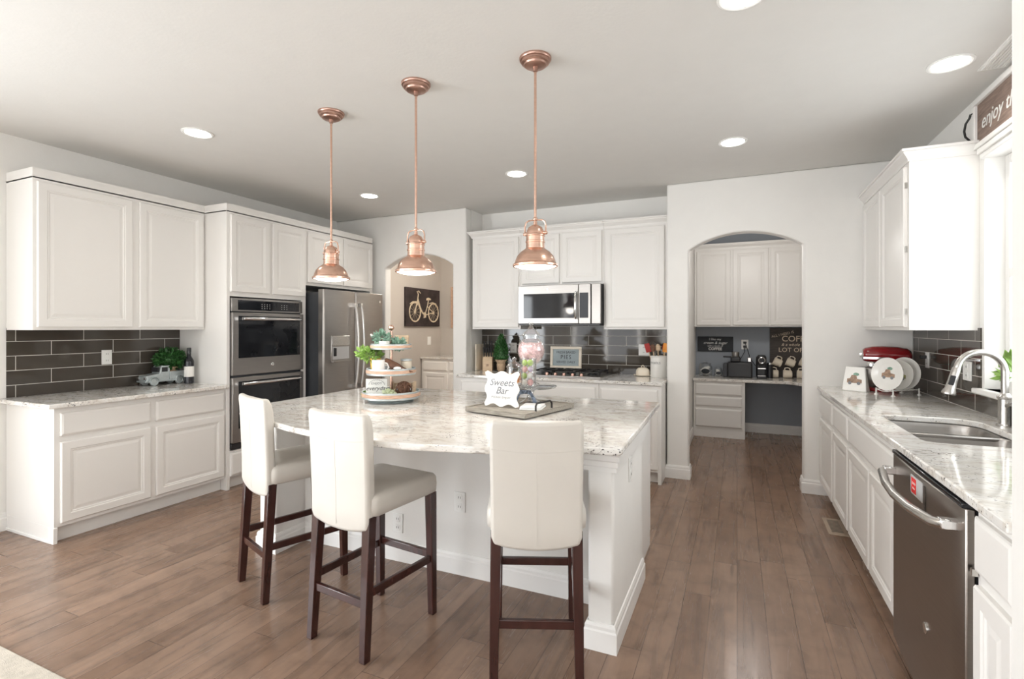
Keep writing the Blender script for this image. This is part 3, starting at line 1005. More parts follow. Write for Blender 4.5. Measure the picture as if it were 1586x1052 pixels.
outlet_plate('white outlet on the island knee wall, between the middle and right stools', (-1.443, 2.525, .41), 0)
outlet_plate('white outlet low on the island knee wall, seen past the middle stool legs', (-1.87, 2.525, .225), 0)
outlet_plate('white outlet on the end of the island facing the sink run', (-.485, 2.53, .705), R(90))
outlet_plate('white outlet on the left tile backsplash above the truck', (-4.627, 2.41, 1.165), R(90))
outlet_plate('white outlet on the dark tile left of the crock', (-.883, 5.372, 1.172), 0, w=.11)
outlet_plate('white outlet on the dark tile behind the candy jars', (-2.36, 5.372, 1.172), 0, w=.08)
o = outlet_plate('white outlet with a black plug on the tile behind the stand mixer', (1.272, 4.62, 1.165), RR)
MB().box(-.025, .01, -.045, -.008, .01, .035).build('plug', 'black', o, bevel=.004)
outlet_plate('white outlet on the dark tile behind the faucet head', (1.272, 3.915, 1.14), RR, w=.12)

# island countertop (curved seating edge)
pts = [(-2.79, 3.45), (-2.78, 2.36), (-2.76, 2.33), (-2.50, 2.14), (-2.36, 2.03), (-2.25, 1.945), (-2.188, 1.90), (-2.03, 1.848), (-1.864, 1.809), (-1.64, 1.772),
       (-1.42, 1.76), (-1.24, 1.778), (-1.076, 1.812), (-.932, 1.848), (-.75, 1.925), (-.564, 2.012), (-.437, 2.035), (-.425, 2.06), (-.462, 3.432)]
ct = MB().prism(pts, .884, .914).build('island_countertop', 'granite', bevel=.007, seg=3, smooth=30)
tag(ct, 'large granite island countertop with a curved seating edge', 'countertop')

# ------------------------------------------------------------------ bar stools


def make_stool(label, loc, rot):
    t = thing('bar_stool', label, 'stool', loc, rot, 'cream bar stools at the island')
    # seat cushion, slightly crowned
    ls = []
    def rr(hx, y0, y1, r_, z, n=5):
        p = []
        for cx, cy, a0 in ((hx - r_, y1 - r_, 0), (-hx + r_, y1 - r_, 90), (-hx + r_, y0 + r_, 180), (hx - r_, y0 + r_, 270)):
            for i in range(n + 1):
                a = R(a0 + 90 * i / n)
                p.append((cx + r_ * math.cos(a), cy + r_ * math.sin(a), z))
        return p
    for ins, z in ((.012, .596), (.0, .604), (-.002, .64), (0, .672), (.008, .686), (.03, .694), (.09, .700), (.15, .703)):
        ls.append(rr(.198 - ins, -.20 + ins, .225 - ins, max(.03 - ins * .1, .01), z))
    MB().loops(ls).build('seat', 'leather', t, smooth=60)
    # backrest: slipcovered slab leaning back, softly rolled top, sagging lower hem
    def back(z):
        u = (z - .54) / .50
        return u, -.205 - .022 * max(0, u - .25) ** 1.2 - .010 * max(0, u - .88) / .12, (.027 if u < .9 else .027 - .009 * (u - .9) / .1)
    N = 14
    sec = []
    for k in range(N + 1):
        z = .54 + k / N * .50
        u, yc, th = back(z)
        hw = .180 + .006 * u - (.007 if k in (0, N) else 0)
        if k == 0:
            th -= .008
        s = []
        m_ = 10
        for sgn in (-1, 1):
            for i in (range(m_ + 1) if sgn < 0 else range(m_, -1, -1)):
                q = -1 + 2 * i / m_
                zz = z - (.020 * (1 - q * q) if k == 0 else 0) - (.008 * (1 - q * q) if k == N else 0)
                s.append((q * hw, yc + sgn * th + (.010 if sgn < 0 else .006) * q * q, zz))
        sec.append(s)
    bk = MB().loops(sec).build('backrest', 'leather', t, bevel=.014, smooth=70, seg=3)

    def on_back(q, z):
        u, yc, th = back(z)
        return (q * (.180 + .006 * u), yc - th + .010 * q * q, z)
    sm = MB()
    sm.tube([on_back(-.97 + 1.94 * i / 12, .925 - .012 * (1 - (-1 + i / 6) ** 2)) for i in range(13)], .0012, 6)
    sm.tube([on_back(0, .55 + .362 * i / 10) for i in range(11)], .0010, 6)
    sm.build('seam', 'leather', bk)
    # legs
    def leg(p0, p1, s0, s1):
        a = [(p0[0] + sx * s0, p0[1] + sy * s0, p0[2]) for sx, sy in ((-1, -1), (1, -1), (1, 1), (-1, 1))]
        b = [(p1[0] + sx * s1, p1[1] + sy * s1, p1[2]) for sx, sy in ((-1, -1), (1, -1), (1, 1), (-1, 1))]
        return MB().loops([a, b])
    for s in (-1, 1):
        leg((s * .168, -.225, 0), (s * .160, -.19, .60), .017, .022).build('leg', 'wood_leg', t, bevel=.003)
        leg((s * .175, .205, 0), (s * .172, .195, .60), .016, .021).build('leg', 'wood_leg', t, bevel=.003)
    MB().box(-.16, .16, -.222, -.203, .215, .25).build('stretcher', 'wood_leg', t, bevel=.003)
    MB().box(-.17, .17, .19, .21, .275, .31).build('stretcher', 'wood_leg', t, bevel=.003)
    for s in (-1, 1):
        MB().loops([[(s * .169 - .009, -.225, .26), (s * .169 + .009, -.225, .26), (s * .169 + .009, -.225, .295), (s * .169 - .009, -.225, .295)],
                    [(s * .175 - .009, .2, .26), (s * .175 + .009, .2, .26), (s * .175 + .009, .2, .295), (s * .175 - .009, .2, .295)]]).build('stretcher', 'wood_leg', t, bevel=.003)
    return t


s0 = make_stool('cream leather bar stool in the middle, in front of the curved island edge', (-1.565, 1.938, 0), R(-7))
dup(s0, (-2.275, 2.12, 0), R(-20), 'cream leather bar stool nearest the left cabinets, at the end of the island')
dup(s0, (-.803, 2.068, 0), R(22), 'cream leather bar stool seen from straight behind, next to the square column')

# ------------------------------------------------------------------ pendants and downlights


def point(name, loc, power, r=.05, col=(1, .93, .84)):
    d = bpy.data.lights.new(name, 'POINT')
    d.energy = power
    d.shadow_soft_size = r
    d.color = col
    o = bpy.data.objects.new(name, d)
    o.location = loc
    C.objects.link(o)


def make_pendant(label, x, y):
    t = thing('pendant_lamp', label, 'pendant lamp', (x, y, H), 0, 'copper pendants over the island')
    MB().lathe([(.080, 0), (.080, -.008), (.077, -.013), (.071, -.015), (.070, -.024), (.066, -.028), (.058, -.030), (.055, -.038), (.046, -.043), (.013, -.045), (.011, -.066), (0, -.066)]).build('canopy', 'copper_d', t)
    MB().cyl((0, 0, -.815), .0065, .745, 12).build('rod', 'copper', t)
    z0 = 1.703 - H
    prof = [(.106, .004), (.109, .0), (.113, .004), (.113, .013), (.104, .020), (.100, .034), (.090, .056), (.072, .076), (.054, .088), (.047, .094), (.046, .120),
            (.049, .122), (.049, .128), (.046, .131), (.046, .152), (.049, .154), (.049, .160), (.044, .164), (.042, .182), (.034, .198), (.018, .208), (.010, .211), (.009, .226), (0, .226)]
    sh = MB().lathe([(r, z + z0) for r, z in prof], cap=False).build('shade', 'copper', t)
    MB().lathe([(0, z0 - .012), (.05, z0 - .009), (.085, z0 - .003), (.106, z0 + .006), (.106, z0 + .010), (0, z0 + .010)], n=32).build('diffuser', 'lens', t)
    yk = [(-.056, 0, z0 + .168), (-.056, 0, z0 + .205), (-.050, 0, z0 + .225), (-.035, 0, z0 + .234), (0, 0, z0 + .236), (.035, 0, z0 + .234), (.050, 0, z0 + .225), (.056, 0, z0 + .205), (.056, 0, z0 + .168)]
    MB().tube(yk, .004, 8).build('yoke', 'copper', t)
    MB().sphere((0, 0, z0 + .240), .012, 12, 8).build('finial', 'copper', t)
    for s in (-1, 1):
        MB(Matrix.Translation((s * .042, 0, z0 + .168)) @ Matrix.Rotation(R(90), 4, 'Y')).lathe([(.006, -.022), (.009, -.018), (.009, .018), (.006, .022)] if s > 0 else [(.006, -.022), (.009, -.018), (.009, .018), (.006, .022)], n=12).build('knob', 'copper', t)
    point('pendant_light', (x, y, 1.67), 2.2, .06)
    return t


p0 = make_pendant('copper pendant lamp on a rod, hanging in front of the refrigerator cabinets', -2.32, 2.446)
dup(p0, (-1.618, 2.345, H), 0, 'copper pendant lamp in the middle, hanging before the pantry archway')
point('pendant_light', (-1.618, 2.345, 1.67), 2.2, .06)
dup(p0, (-.921, 2.365, H), 0, 'copper pendant lamp on the right, hanging in front of the microwave')
point('pendant_light', (-.921, 2.365, 1.67), 2.2, .06)


def spot(name, loc, power):
    d = bpy.data.lights.new(name, 'SPOT')
    d.energy = power
    d.spot_size = R(150)
    d.spot_blend = 1.0
    d.shadow_soft_size = .06
    d.color = (1, .94, .86)
    o = bpy.data.objects.new(name, d)
    o.location = loc
    C.objects.link(o)


cans = [(-3.402, 2.325, 'round recessed ceiling light above the left upper cabinets'),
        (-3.422, 4.138, 'round recessed ceiling light in front of the fridge, beside the left pendant rod'),
        (-1.759, 4.067, 'round recessed ceiling light in front of the microwave, left of the right pendant rod'),
        (-.029, 4.006, 'round recessed ceiling light in front of the coffee nook arch'),
        (.992, 3.267, 'round recessed ceiling light above the sink'),
        (.02, 2.255, 'round recessed ceiling light cut by the top edge of the picture')]
c0 = thing('recessed_light', cans[0][2], 'ceiling light', (cans[0][0], cans[0][1], H), 0, 'recessed lights in the kitchen ceiling')
MB().lathe([(.098, 0), (.098, -.004), (.088, -.007), (.076, -.003), (.076, 0)], cap=False).build('trim_ring', 'whitepl', c0)
MB().lathe([(.077, -.001), (.077, -.004), (.04, -.006), (0, -.006)]).build('lens', 'canlens', c0)
for i, (x, y, l) in enumerate(cans):
    if i:
        dup(c0, (x, y, H), 0, l)
    spot('downlight', (x, y, H - .02), 7)
# unseen fill lights added to brighten the two side rooms, no fixture modelled
point('pantry_fill_light', (-3.4, 6.2, 2.5), 26, .12)
point('nook_fill_light', (.1, 5.8, 2.3), 8.5, .12, (1, .97, .94))

# ------------------------------------------------------------------ floor register, rug, ceiling register
t = thing('floor_register', 'tan metal floor register beside the right base cabinets', 'floor vent', (.628, 4.18, 0), 0)
MB().box(-.06, .06, -.165, .165, 0, .006).build('frame', 'beigevent', t, bevel=.003)
MB().box(-.035, .035, -.125, .125, .006, .0068).build('grille', 'ventdark', t)
s = MB()
for k in range(10):
    s.box(-.035, .035, -.125 + k * .027, -.117 + k * .027, .0066, .0082)
s.build('louvers', 'beigevent', t)
t = thing('ceiling_register', 'white ceiling register in the corner above the window sign', 'ceiling vent', (1.205, 3.22, H), 0)
MB().box(-.06, .06, -.19, .19, -.008, 0).build('frame', 'whitepl', t, bevel=.003)
s = MB()
for k in range(7):
    s.box(-.05 + k * .015, -.044 + k * .015, -.17, .17, -.014, -.006)
s.build('louvers', 'whitepl', t)
o = MB().box(-4.3, -1.9, -1.4, 1.125, 0, .012).build('area_rug', 'rug', bevel=.004)
tag(o, 'beige area rug, only its corner showing at the lower left', 'rug')

# ------------------------------------------------------------------ left counter: truck, plant, bottle
t = thing('metal_truck', 'galvanized metal toy pickup truck on the left counter', 'toy truck', (-4.525, 2.62, .914), 0)
# truck nose towards -Y, x is its width
side = [(0.0, .035), (0.0, .085), (.105, .098), (.118, .155), (.128, .165), (.185, .165), (.192, .110), (.33, .105), (.33, .035)]
MB().prism(side[:6] + [(.19, .165), (.19, .035)], -.055, .055, 'x').build('cab', 'galv', t, bevel=.008, seg=3)
b = MB()
b.box(-.062, .062, .185, .335, .035, .045).box(-.062, -.056, .185, .335, .045, .112).box(.056, .062, .185, .335, .045, .112).box(-.062, .062, .329, .335, .045, .112)
b.build('bed', 'galv', t, bevel=.003)
MB().box(-.045, .045, .096, .108, .112, .15).box(.0535, .0565, .122, .170, .112, .15).build('window_opening', 'black', t)
b = MB().box(-.06, .06, -.012, 0, .03, .045).box(.055, .068, .0, .335, .03, .038).build('bumper', 'galv', t, bevel=.002)
MB().box(-.035, .035, -.006, .004, .045, .082).build('grille', 'galv', t, bevel=.002)
for s in (-1, 1):
    MB(Matrix.Translation((s * .044, -.004, .064)) @ Matrix.Rotation(R(90), 4, 'X')).lathe([(.012, 0), (.012, .006), (0, .009)], n=14).build('headlight', 'chrome', t)
    for y in (.055, .265):
        o = MB(Matrix.Translation((s * .062, y, .033)) @ Matrix.Rotation(R(90), 4, 'Y')).lathe([(.012, -.012), (.030, -.012), (.033, -.008), (.033, .008), (.030, .012), (.022, .012), (.02, .007), (0, .009)], n=22).build('wheel', 'galv', t)
        f = MB()
        arc = [(math.cos(a) * .042, math.sin(a) * .042) for a in [PI * i / 10 for i in range(11)]]
        arc2 = [(math.cos(a) * .036, math.sin(a) * .036) for a in [PI * i / 10 for i in range(10, -1, -1)]]
        f.prism([(y + p[0], .033 + p[1]) for p in arc + arc2], s * .054, s * .074, 'x').build('fender', 'galv', t, bevel=.002)
t = thing('boxwood_ball', 'round green boxwood plant in burlap standing in the truck bed', 'potted plant', (-4.535, 2.85, .96), 0)
MB().lathe([(.028, 0), (.042, .03), (.05, .075), (.044, .082), (.056, .10), (.04, .105), (0, .1)], n=20).build('burlap_pot', 'burlap', t)
foliage(MB().sphere((0, 0, .165), (.075, .085, .06), 14, 10), (0, 0, .165), (.085, .118, .085), 900, .032, rnd).build('foliage', 'leaf', t, smooth=0)
t = thing('wine_bottle', 'dark wine bottle with a white label on the left counter', 'bottle', (-4.385, 2.92, .914), 0)
MB().lathe([(.034, 0), (.037, .004), (.037, .19), (.034, .205), (.022, .228), (.0155, .24), (.0145, .275), (.0145, .31), (0, .31)], n=28).build('glass_body', 'bottle', t)
MB().lathe([(.0377, .06), (.0377, .15)], n=28, cap=False).build('paper_label', 'label', t)
MB().lathe([(.0158, .272), (.0162, .30), (.0158, .312), (0, .313)], n=20).build('capsule', 'black', t)

# ------------------------------------------------------------------ tiered stand on the island
TX, TY = -2.10, 2.76
t = thing('tiered_stand', 'three-tier round metal and wood serving stand on the island', 'tiered tray', (TX, TY, .914), 0)
MB().lathe([(.135, 0), (.15, .006), (.14, .016), (.12, .022), (0, .022)], n=40).build('foot', 'galv', t)


def tier(z, r, h):
    o = MB().lathe([(0, z), (r - .004, z), (r, z + .003), (r, z + h), (r - .003, z + h + .002), (r - .006, z + h), (r - .006, z + .006), (0, z + .006)], n=48).build('tray', 'galv', t)
    MB().lathe([(r + .0005, z + h * .30), (r + .003, z + h * .33), (r + .003, z + h * .75), (r + .0005, z + h * .78)], n=48, cap=False).build('wood_band', 'oakband', o)


Z1, Z2, Z3 = .024, .178, .345
tier(Z1, .188, .046)
tier(Z2, .160, .042)
tier(Z3, .133, .034)
MB().cyl((0, 0, .03), .010, .435, 16).build('post', 'copper', t)
MB().sphere((0, 0, .487), .020, 16, 10).build('finial', 'copper', t)

zt = .914 + Z1 + .006


def on_stand(r, f, z):
    """r to the right along the island diagonal, f towards the stools, from the stand's post"""
    return (TX + .914 * r + .405 * f, TY + .405 * r - .914 * f, z)


t = thing('square_sign', 'small white sign reading enjoy everyday on the lowest tier', 'sign', on_stand(-.080, .062, zt), R(33))
MB().box(-.068, .068, -.006, .006, 0, .125).build('board', 'white', t, bevel=.002)
text('ENJOY', .02, 'gink', t, (0, -.0066, .094), spacing=1.2)
text('everyday', .038, 'ink', t, (0, -.0066, .062), shear=.35)
w = MB()
for k in range(12):
    a0 = R(10 + 160 * k / 12)
    a1 = a0 + R(9)
    w.tube([(.05 * math.cos(a0), -.0066, .078 + .038 * math.sin(a0)), (.053 * math.cos(a1), -.0066, .080 + .040 * math.sin(a1))], .0014, 5)
w.build('wreath_drawing', 'gink', t)
t = thing('twig_ball', 'dark brown woven twig ball on the lowest tier', 'decorative ball', on_stand(.095, .055, zt), 0)
b = MB()
for k in range(34):
    ax = Vector((rnd.uniform(-1, 1), rnd.uniform(-1, 1), rnd.uniform(-1, 1))).normalized()
    s = ax.orthogonal().normalized()
    u2 = ax.cross(s)
    rr_ = .050 + rnd.uniform(-.003, .003)
    b.tube([tuple(Vector((0, 0, .054)) + (s * math.cos(2 * PI * i / 20) + u2 * math.sin(2 * PI * i / 20)) * rr_) for i in range(20)], .0026, 5, True)
b.sphere((0, 0, .054), .037, 14, 10)
b.build('twigs', 'twig', t, smooth=60)
for i, (dx, dy, r, mt, lb) in enumerate(((.012, .120, .032, 'palegreen', 'pale green hydrangea head beside the enjoy everyday sign'),
                                        (.060, .135, .020, 'palegreen', 'small pale green flower head before the twig ball'),
                                        (-.160, .045, .020, 'leaf_l', 'bright green leaf tuft left of the enjoy everyday sign'))):
    q = foliage(MB().sphere((0, 0, r * .9), r * .8, 12, 8), (0, 0, r), (r, r, r * .9), 120, r * .6, rnd).build('flower_head' if i < 2 else 'leaf_tuft', mt, loc=on_stand(dx, dy, zt), smooth=0)
    tag(q, lb, 'flower' if i < 2 else 'plant')
t = thing('wood_crate', 'small open pale wood crate behind the twig ball on the lowest tier', 'crate', on_stand(.075, -.05, zt), R(24))
b = MB()
b.box(-.08, .08, .0, .008, 0, .02).box(-.08, .08, 0, .008, .07, .085).box(-.08, -.066, -.05, .008, 0, .095).box(.066, .08, -.05, .008, 0, .095)
for k in range(6):
    b.box(-.066 + k * .022, -.056 + k * .022, .002, .007, .02, .07)
b.build('slats', 'pine', t, bevel=.001)
zt = .914 + Z2 + .006
t = thing('white_mug', 'white mug on the middle tier, in front of the yellow pot', 'mug', on_stand(-.062, .085, zt), R(24))
MB().lathe([(0, 0), (.036, 0), (.041, .006), (.041, .095), (.038, .095), (.037, .01), (0, .008)], n=28).build('cup', 'white', t)
MB().tube([(.038, 0, .075), (.058, 0, .074), (.066, 0, .05), (.058, 0, .026), (.038, 0, .022)], .006, 10).build('handle', 'white', t)
t = thing('yellow_plant_pot', 'yellow pot of trailing light green leaves on the middle tier', 'potted plant', on_stand(-.100, .015, zt), 0)
MB().lathe([(0, 0), (.028, 0), (.037, .10), (.034, .10), (.03, .09), (0, .09)], n=24).build('pot', 'yellow', t)
foliage(foliage(MB(), (-.02, -.02, .125), (.06, .06, .03), 120, .035, rnd), (-.06, -.03, .135), (.05, .035, .025), 80, .035, rnd).build('leaves', 'leaf_l', t, smooth=0)
t = thing('bird_figurine', 'dark brown bird figurine with white marks on the middle tier', 'figurine', on_stand(.045, .075, zt), R(20))
b = MB()
b.loops([[(x + 0 * a, ry * math.cos(a), zc + rz * math.sin(a)) for a in [2 * PI * i / 14 for i in range(14)]] for x, ry, rz, zc in
         ((-.075, .004, .006, .088), (-.062, .018, .018, .088), (-.045, .020, .022, .080), (-.02, .028, .034, .056), (.015, .028, .03, .044), (.05, .018, .018, .032), (.09, .008, .008, .022), (.115, .003, .003, .018))])
b.build('body', 'twig', t, smooth=60)
MB().sphere((.02, -.026, .042), (.026, .006, .010), 12, 8).sphere((.052, -.017, .03), (.018, .005, .009), 12, 8).build('wing_marks', 'white', t)
MB().lathe([(.004, 0), (.0045, .012), (.004, .03)], (-.005, .008, 0), 8).lathe([(.004, 0), (.0045, .012), (.004, .03)], (-.005, -.01, 0), 8).build('feet', 'twig', t)
t = thing('lidded_jar', 'small cream lidded jar at the back of the middle tier', 'jar', on_stand(.090, -.045, zt), 0)
MB().lathe([(0, 0), (.032, 0), (.036, .01), (.036, .075), (.03, .082), (0, .082)], n=24).build('pot', 'cream', t)
MB().lathe([(0, .082), (.038, .082), (.038, .092), (.01, .096), (0, .096)], n=24).build('lid', 'galv', t)
zt = .914 + Z3 + .006
t = thing('ceramic_planter', 'small white planter of dark greenery on the top tier', 'planter', on_stand(-.030, .070, zt), 0)
MB().lathe([(0, 0), (.03, 0), (.036, .02), (.036, .05), (.033, .05), (.03, .04), (0, .04)], n=24).build('pot', 'white', t)
foliage(MB(), (-.02, 0, .07), (.05, .04, .03), 160, .03, rnd).build('leaves', 'leaf_g', t, smooth=0)
q = foliage(MB().sphere((0, 0, .03), .022, 10, 8), (0, 0, .032), (.042, .035, .032), 200, .026, rnd).build('succulent', 'leaf_g', loc=on_stand(.055, .045, zt), smooth=0)
tag(q, 'grey-green succulent at the right of the top tier', 'plant')
t = thing('wood_block', 'small pale wood block sign at the back of the top tier', 'block sign', on_stand(.065, -.05, zt), R(24))
MB().box(-.05, .04, -.012, .012, 0, .085).build('block', 'pine', t, bevel=.002)
t = thing('pink_bauble', 'small pink and red ornament at the left of the top tier', 'ornament', on_stand(-.088, .045, zt), 0)
MB().sphere((.018, 0, .016), .016, 14, 8).build('ball', 'pinke', t)
MB().box(-.03, .006, -.012, .012, 0, .012).build('stem', 'redpl', t, bevel=.004)
t = thing('wooden_scoop', 'pale wooden scoop leaning out of the top tier', 'scoop', on_stand(-.095, -.01, zt), R(24))
MB().tube([(0.04, 0, .012), (-.01, 0, .055), (-.02, 0, .068)], .005, 8).build('handle', 'pine', t)
MB(Matrix.Translation((-.03, 0, .08)) @ Matrix.Rotation(R(40), 4, 'Y')).sphere((0, 0, 0), (.022, .012, .008), 12, 8).build('bowl', 'white', t)

# ------------------------------------------------------------------ wooden tray with sweets
RT = R(-14)
tr = thing('serving_tray', 'weathered grey wood tray with black handles on the island', 'tray', (-1.166, 2.76, .914), RT)
MB().box(-.215, .215, -.25, .25, .006, .028).build('board', 'tray', tr, bevel=.004)
e = MB()
e.box(-.215, .215, -.25, -.24, .028, .034).box(-.215, .215, .24, .25, .028, .034).box(-.215, -.205, -.24, .24, .028, .034).box(.205, .215, -.24, .24, .028, .034)
e.build('rim', 'tray', tr, bevel=.002)
f = MB()
for x in (-.18, .18):
    for y in (-.21, .21):
        f.cyl((x, y, 0), .012, .007, 12)
f.build('feet', 'blackir', tr)
for s, y0 in ((-1, -.01), (1, -.145)):
    MB().tube([(s * .210, y0, .030), (s * .210, y0, .062), (s * .208, y0 + .013, .075), (s * .208, y0 + .143, .075), (s * .210, y0 + .156, .062), (s * .210, y0 + .156, .030)], .0055, 8).build('handle', 'blackir', tr)
ZT = .914 + .028
# scalloped sign
t = thing('sweets_sign', 'white scalloped sign reading Sweets Bar standing on the wood tray', 'sign', (-1.24, 2.645, ZT), R(-4))
t.rotation_euler = (R(-4), 0, R(-4))
ol = []
hw, hh = .104, .094
def wav(u):
    return .5 - .5 * math.cos(u * 2 * PI * 2)
nn = 28
for side_ in range(4):
    for i in range(nn):
        u = i / nn
        q = -1 + 2 * u
        d = .0085 * math.cos(2 * PI * q)
        if side_ == 0:
            ol.append((q * hw, -hh - d))
        elif side_ == 1:
            ol.append((hw + d, q * hh))
        elif side_ == 2:
            ol.append((-q * hw, hh + d))
        else:
            ol.append((-hw - d, -q * hh))
MB().prism([(x, z + hh + .012) for x, z in ol], -.006, .006, 'y').build('board', 'white', t, bevel=.0015)
text('Sweets', .056, 'gink', t, (0.0, -.0066, .142), shear=.35, bold=.0006)
text('Bar', .056, 'gink', t, (.002, -.0066, .096), shear=.35, bold=.0006)
text('PLEASE ENJOY', .0175, 'gink', t, (0, -.0066, .058), spacing=1.15)
# folded towel
q = MB().box(-.055, .07, -.08, .08, 0, .010).box(-.053, .066, -.078, .078, .010, .019).build('folded_napkin', 'napkin', bevel=.005, loc=(-1.07, 2.69, ZT), seg=3)
q.rotation_euler = (0, 0, R(10))
tag(q, 'folded white napkin lying on the wood tray', 'napkin')
# cake stand
CX_, CY_ = -1.155, 2.885
t = thing('cake_stand', 'clear glass pedestal cake stand holding the candy jars', 'cake stand', (CX_, CY_, ZT), 0)
MB().lathe([(.07, 0), (.072, .006), (.045, .018), (.022, .035), (.018, .055), (.026, .075), (.05, .09), (.155, .096), (.162, .104), (.158, .106), (.15, .102), (0, .102)], n=40).build('glass_body', 'glass', t)
ZS = ZT + .103
b = MB()
for s in (-1, 1):
    b.loops([[(s * .0, -.034, .06), (s * .0, -.034, .085)], [(s * .03, -.045, .055), (s * .028, -.045, .088)], [(s * .045, -.05, .02), (s * .065, -.048, .03)], [(s * .05, -.06, -.0), (s * .075, -.058, .008)]], False, False, False)
b.sphere((0, -.036, .072), (.014, .008, .014), 10, 6)
b = b.build('ribbon', 'ribbon', loc=(CX_ - .03, CY_ - .01, ZT))
b.rotation_euler = (0, 0, R(20))
m_ = b.modifiers.new('solid', 'SOLIDIFY')
m_.thickness = .003
tag(b, 'blue checked ribbon tied around the cake stand stem', 'ribbon')
# jar of eggs
JX, JY = CX_ + .006, CY_ - .05
t = thing('glass_cylinder_jar', 'clear glass cylinder of candy eggs on the cake stand', 'jar', (JX, JY, ZS), 0)
MB().lathe([(.042, 0), (.047, .004), (.047, .165), (.050, .170), (.046, .172), (.044, .165), (.044, .008), (0, .006)], n=36).build('glass_body', 'glass', t)
eg = [(-.018, -.014, .024, 'white', 'white'), (.02, -.014, .026, 'pinke', 'pink'), (0, .018, .026, 'purple', 'lilac'), (-.02, -.016, .064, 'greenc', 'green'), (.018, -.018, .066, 'white', 'white'),
      (0, .02, .066, 'pinke', 'pink'), (-.016, -.018, .104, 'pinke', 'pink'), (.02, -.014, .106, 'purple', 'lilac'), (.0, .02, .104, 'greenc', 'green'), (-.018, -.014, .142, 'greenc', 'green'), (.02, -.016, .144, 'greenc', 'green'), (0, .018, .142, 'white', 'white')]
lev = {0: 'at the bottom of', 1: 'low in', 2: 'high in', 3: 'at the top of'}
for i, (x, y, z, m_, cn) in enumerate(eg):
    sd = 'back' if y > 0 else ('left' if x < 0 else 'right')
    q = MB().sphere((0, 0, 0), (.018, .018, .0195), 14, 10).build('candy_egg', m_, loc=(JX + x, JY + y, ZS + z + .003))
    tag(q, '%s candy egg %s the glass cylinder, %s side' % (cn, lev[i // 3], sd), 'candy egg', 'candy eggs in the glass cylinder')
# apothecary urn with pink candy behind it
UX, UY = CX_ - .02, CY_ + .06
t = thing('apothecary_jar', 'tall footed glass urn with finial lid full of pink and white candy', 'jar', (UX, UY, ZS), 0)
MB().lathe([(.05, 0), (.052, .006), (.02, .02), (.013, .05), (.013, .09), (.022, .115), (.045, .135), (.068, .160), (.083, .195), (.085, .225), (.076, .26), (.055, .282), (.048, .288), (.048, .305)], n=40, cap=False).build('glass_body', 'glass', t)
o = MB().lathe([(.056, .305), (.056, .312), (.044, .328), (.024, .345), (.014, .358), (.010, .368), (.016, .378), (.017, .386), (.008, .396), (.004, .412), (0, .418)], n=32, cap=False).build('lid', 'glass', t)
b = MB().lathe([(.004, .122), (.040, .140), (.064, .163), (.078, .196), (.080, .224), (.073, .25), (.04, .262), (0, .266)], (0, 0, 0), 32)
for _ in range(420):
    a, zz = rnd.uniform(0, 2 * PI), rnd.uniform(.15, .262)
    rr_ = .081 * math.sqrt(max(.05, 1 - ((zz - .212) / .075) ** 2)) - .004
    b.sphere((rr_ * math.cos(a), rr_ * math.sin(a), zz), .0065, 6, 4)
q = b.build('candy_fill', 'pinkc', loc=(UX, UY, ZS))
tag(q, 'pink and white candies filling the tall glass urn', 'candy', kind='stuff')
# lidded jar of orange candy
OX, OY = CX_ - .115, CY_ + .015
t = thing('glass_candy_jar', 'lidded glass jar of orange candy at the left of the cake stand', 'jar', (OX, OY, ZS), 0)
MB().lathe([(.040, 0), (.046, .004), (.048, .08), (.046, .105), (.042, .108)], n=32, cap=False).build('glass_body', 'glass', t)
MB().lathe([(.050, .108), (.050, .114), (.038, .130), (.016, .142), (.009, .148), (.015, .158), (.014, .168), (0, .174)], n=32, cap=False).build('lid', 'glass', t)
b = MB()
for k in range(70):
    a, r_ = rnd.uniform(0, 2 * PI), math.sqrt(rnd.random()) * .033
    b.sphere((r_ * math.cos(a), r_ * math.sin(a), .012 + (k / 70) * .058), (.0105, .0105, .008), 8, 6)
q = b.build('candy_fill', 'orange', loc=(OX, OY, ZS))
tag(q, 'orange candies filling the small lidded glass jar', 'candy', kind='stuff')

# ------------------------------------------------------------------ back counter items
t = thing('knife_block', 'pale wood knife block with black handled knives on the back counter', 'knife block', (-2.60, 5.19, .914), R(20))
MB().prism([(-.06, 0), (.075, 0), (.075, .20), (.0, .20), (-.06, .115)], -.055, .055, 'x').build('block', 'pine', t, bevel=.003)
for i in range(8):
    k = MB(Matrix.Translation((-.042 + .028 * (i % 4), -.02 + .055 * (i // 4), .15 + .05 * (i // 4))) @ Matrix.Rotation(R(14), 4, 'X'))
    k.box(-.008, .008, -.008, .008, 0, .12 + .02 * (i // 4))
    k.build('knife', 'black', t, bevel=.003)
MB().box(-.014, .014, -.0615, -.0595, .05, .075).build('label_plate', 'brownart', t)
t = thing('cutting_board', 'thin white cutting board on edge left of the knife block', 'cutting board', (-2.71, 5.20, .914), 0)
MB().box(-.008, .006, -.1, .1, 0, .30).build('board', 'cream', t, bevel=.003)
t = thing('topiary_tree', 'small green cone topiary in burlap on the back counter', 'potted plant', (-2.42, 5.16, .914), 0)
MB().lathe([(.03, 0), (.045, .02), (.05, .08), (.044, .09), (.07, .13), (.066, .132), (.03, .11), (0, .11)], n=16).build('burlap_pot', 'burlap', t)
foliage(MB().lathe([(.03, .12), (.06, .15), (.045, .25), (.01, .37)], n=12), (0, 0, .25), (.085, .085, .155), 800, .032, rnd, shape=lambda z: .35 + .65 * (1 - (z + 1) / 2) ** .8).build('foliage', 'leaf', t, smooth=0)
t = thing('pie_sign', 'framed grey sign reading Fresh Baked Pies behind the cooktop', 'framed sign', (-1.72, 5.335, .952), R(8))
t.rotation_euler = (R(-6), 0, R(6))
fr = MB()
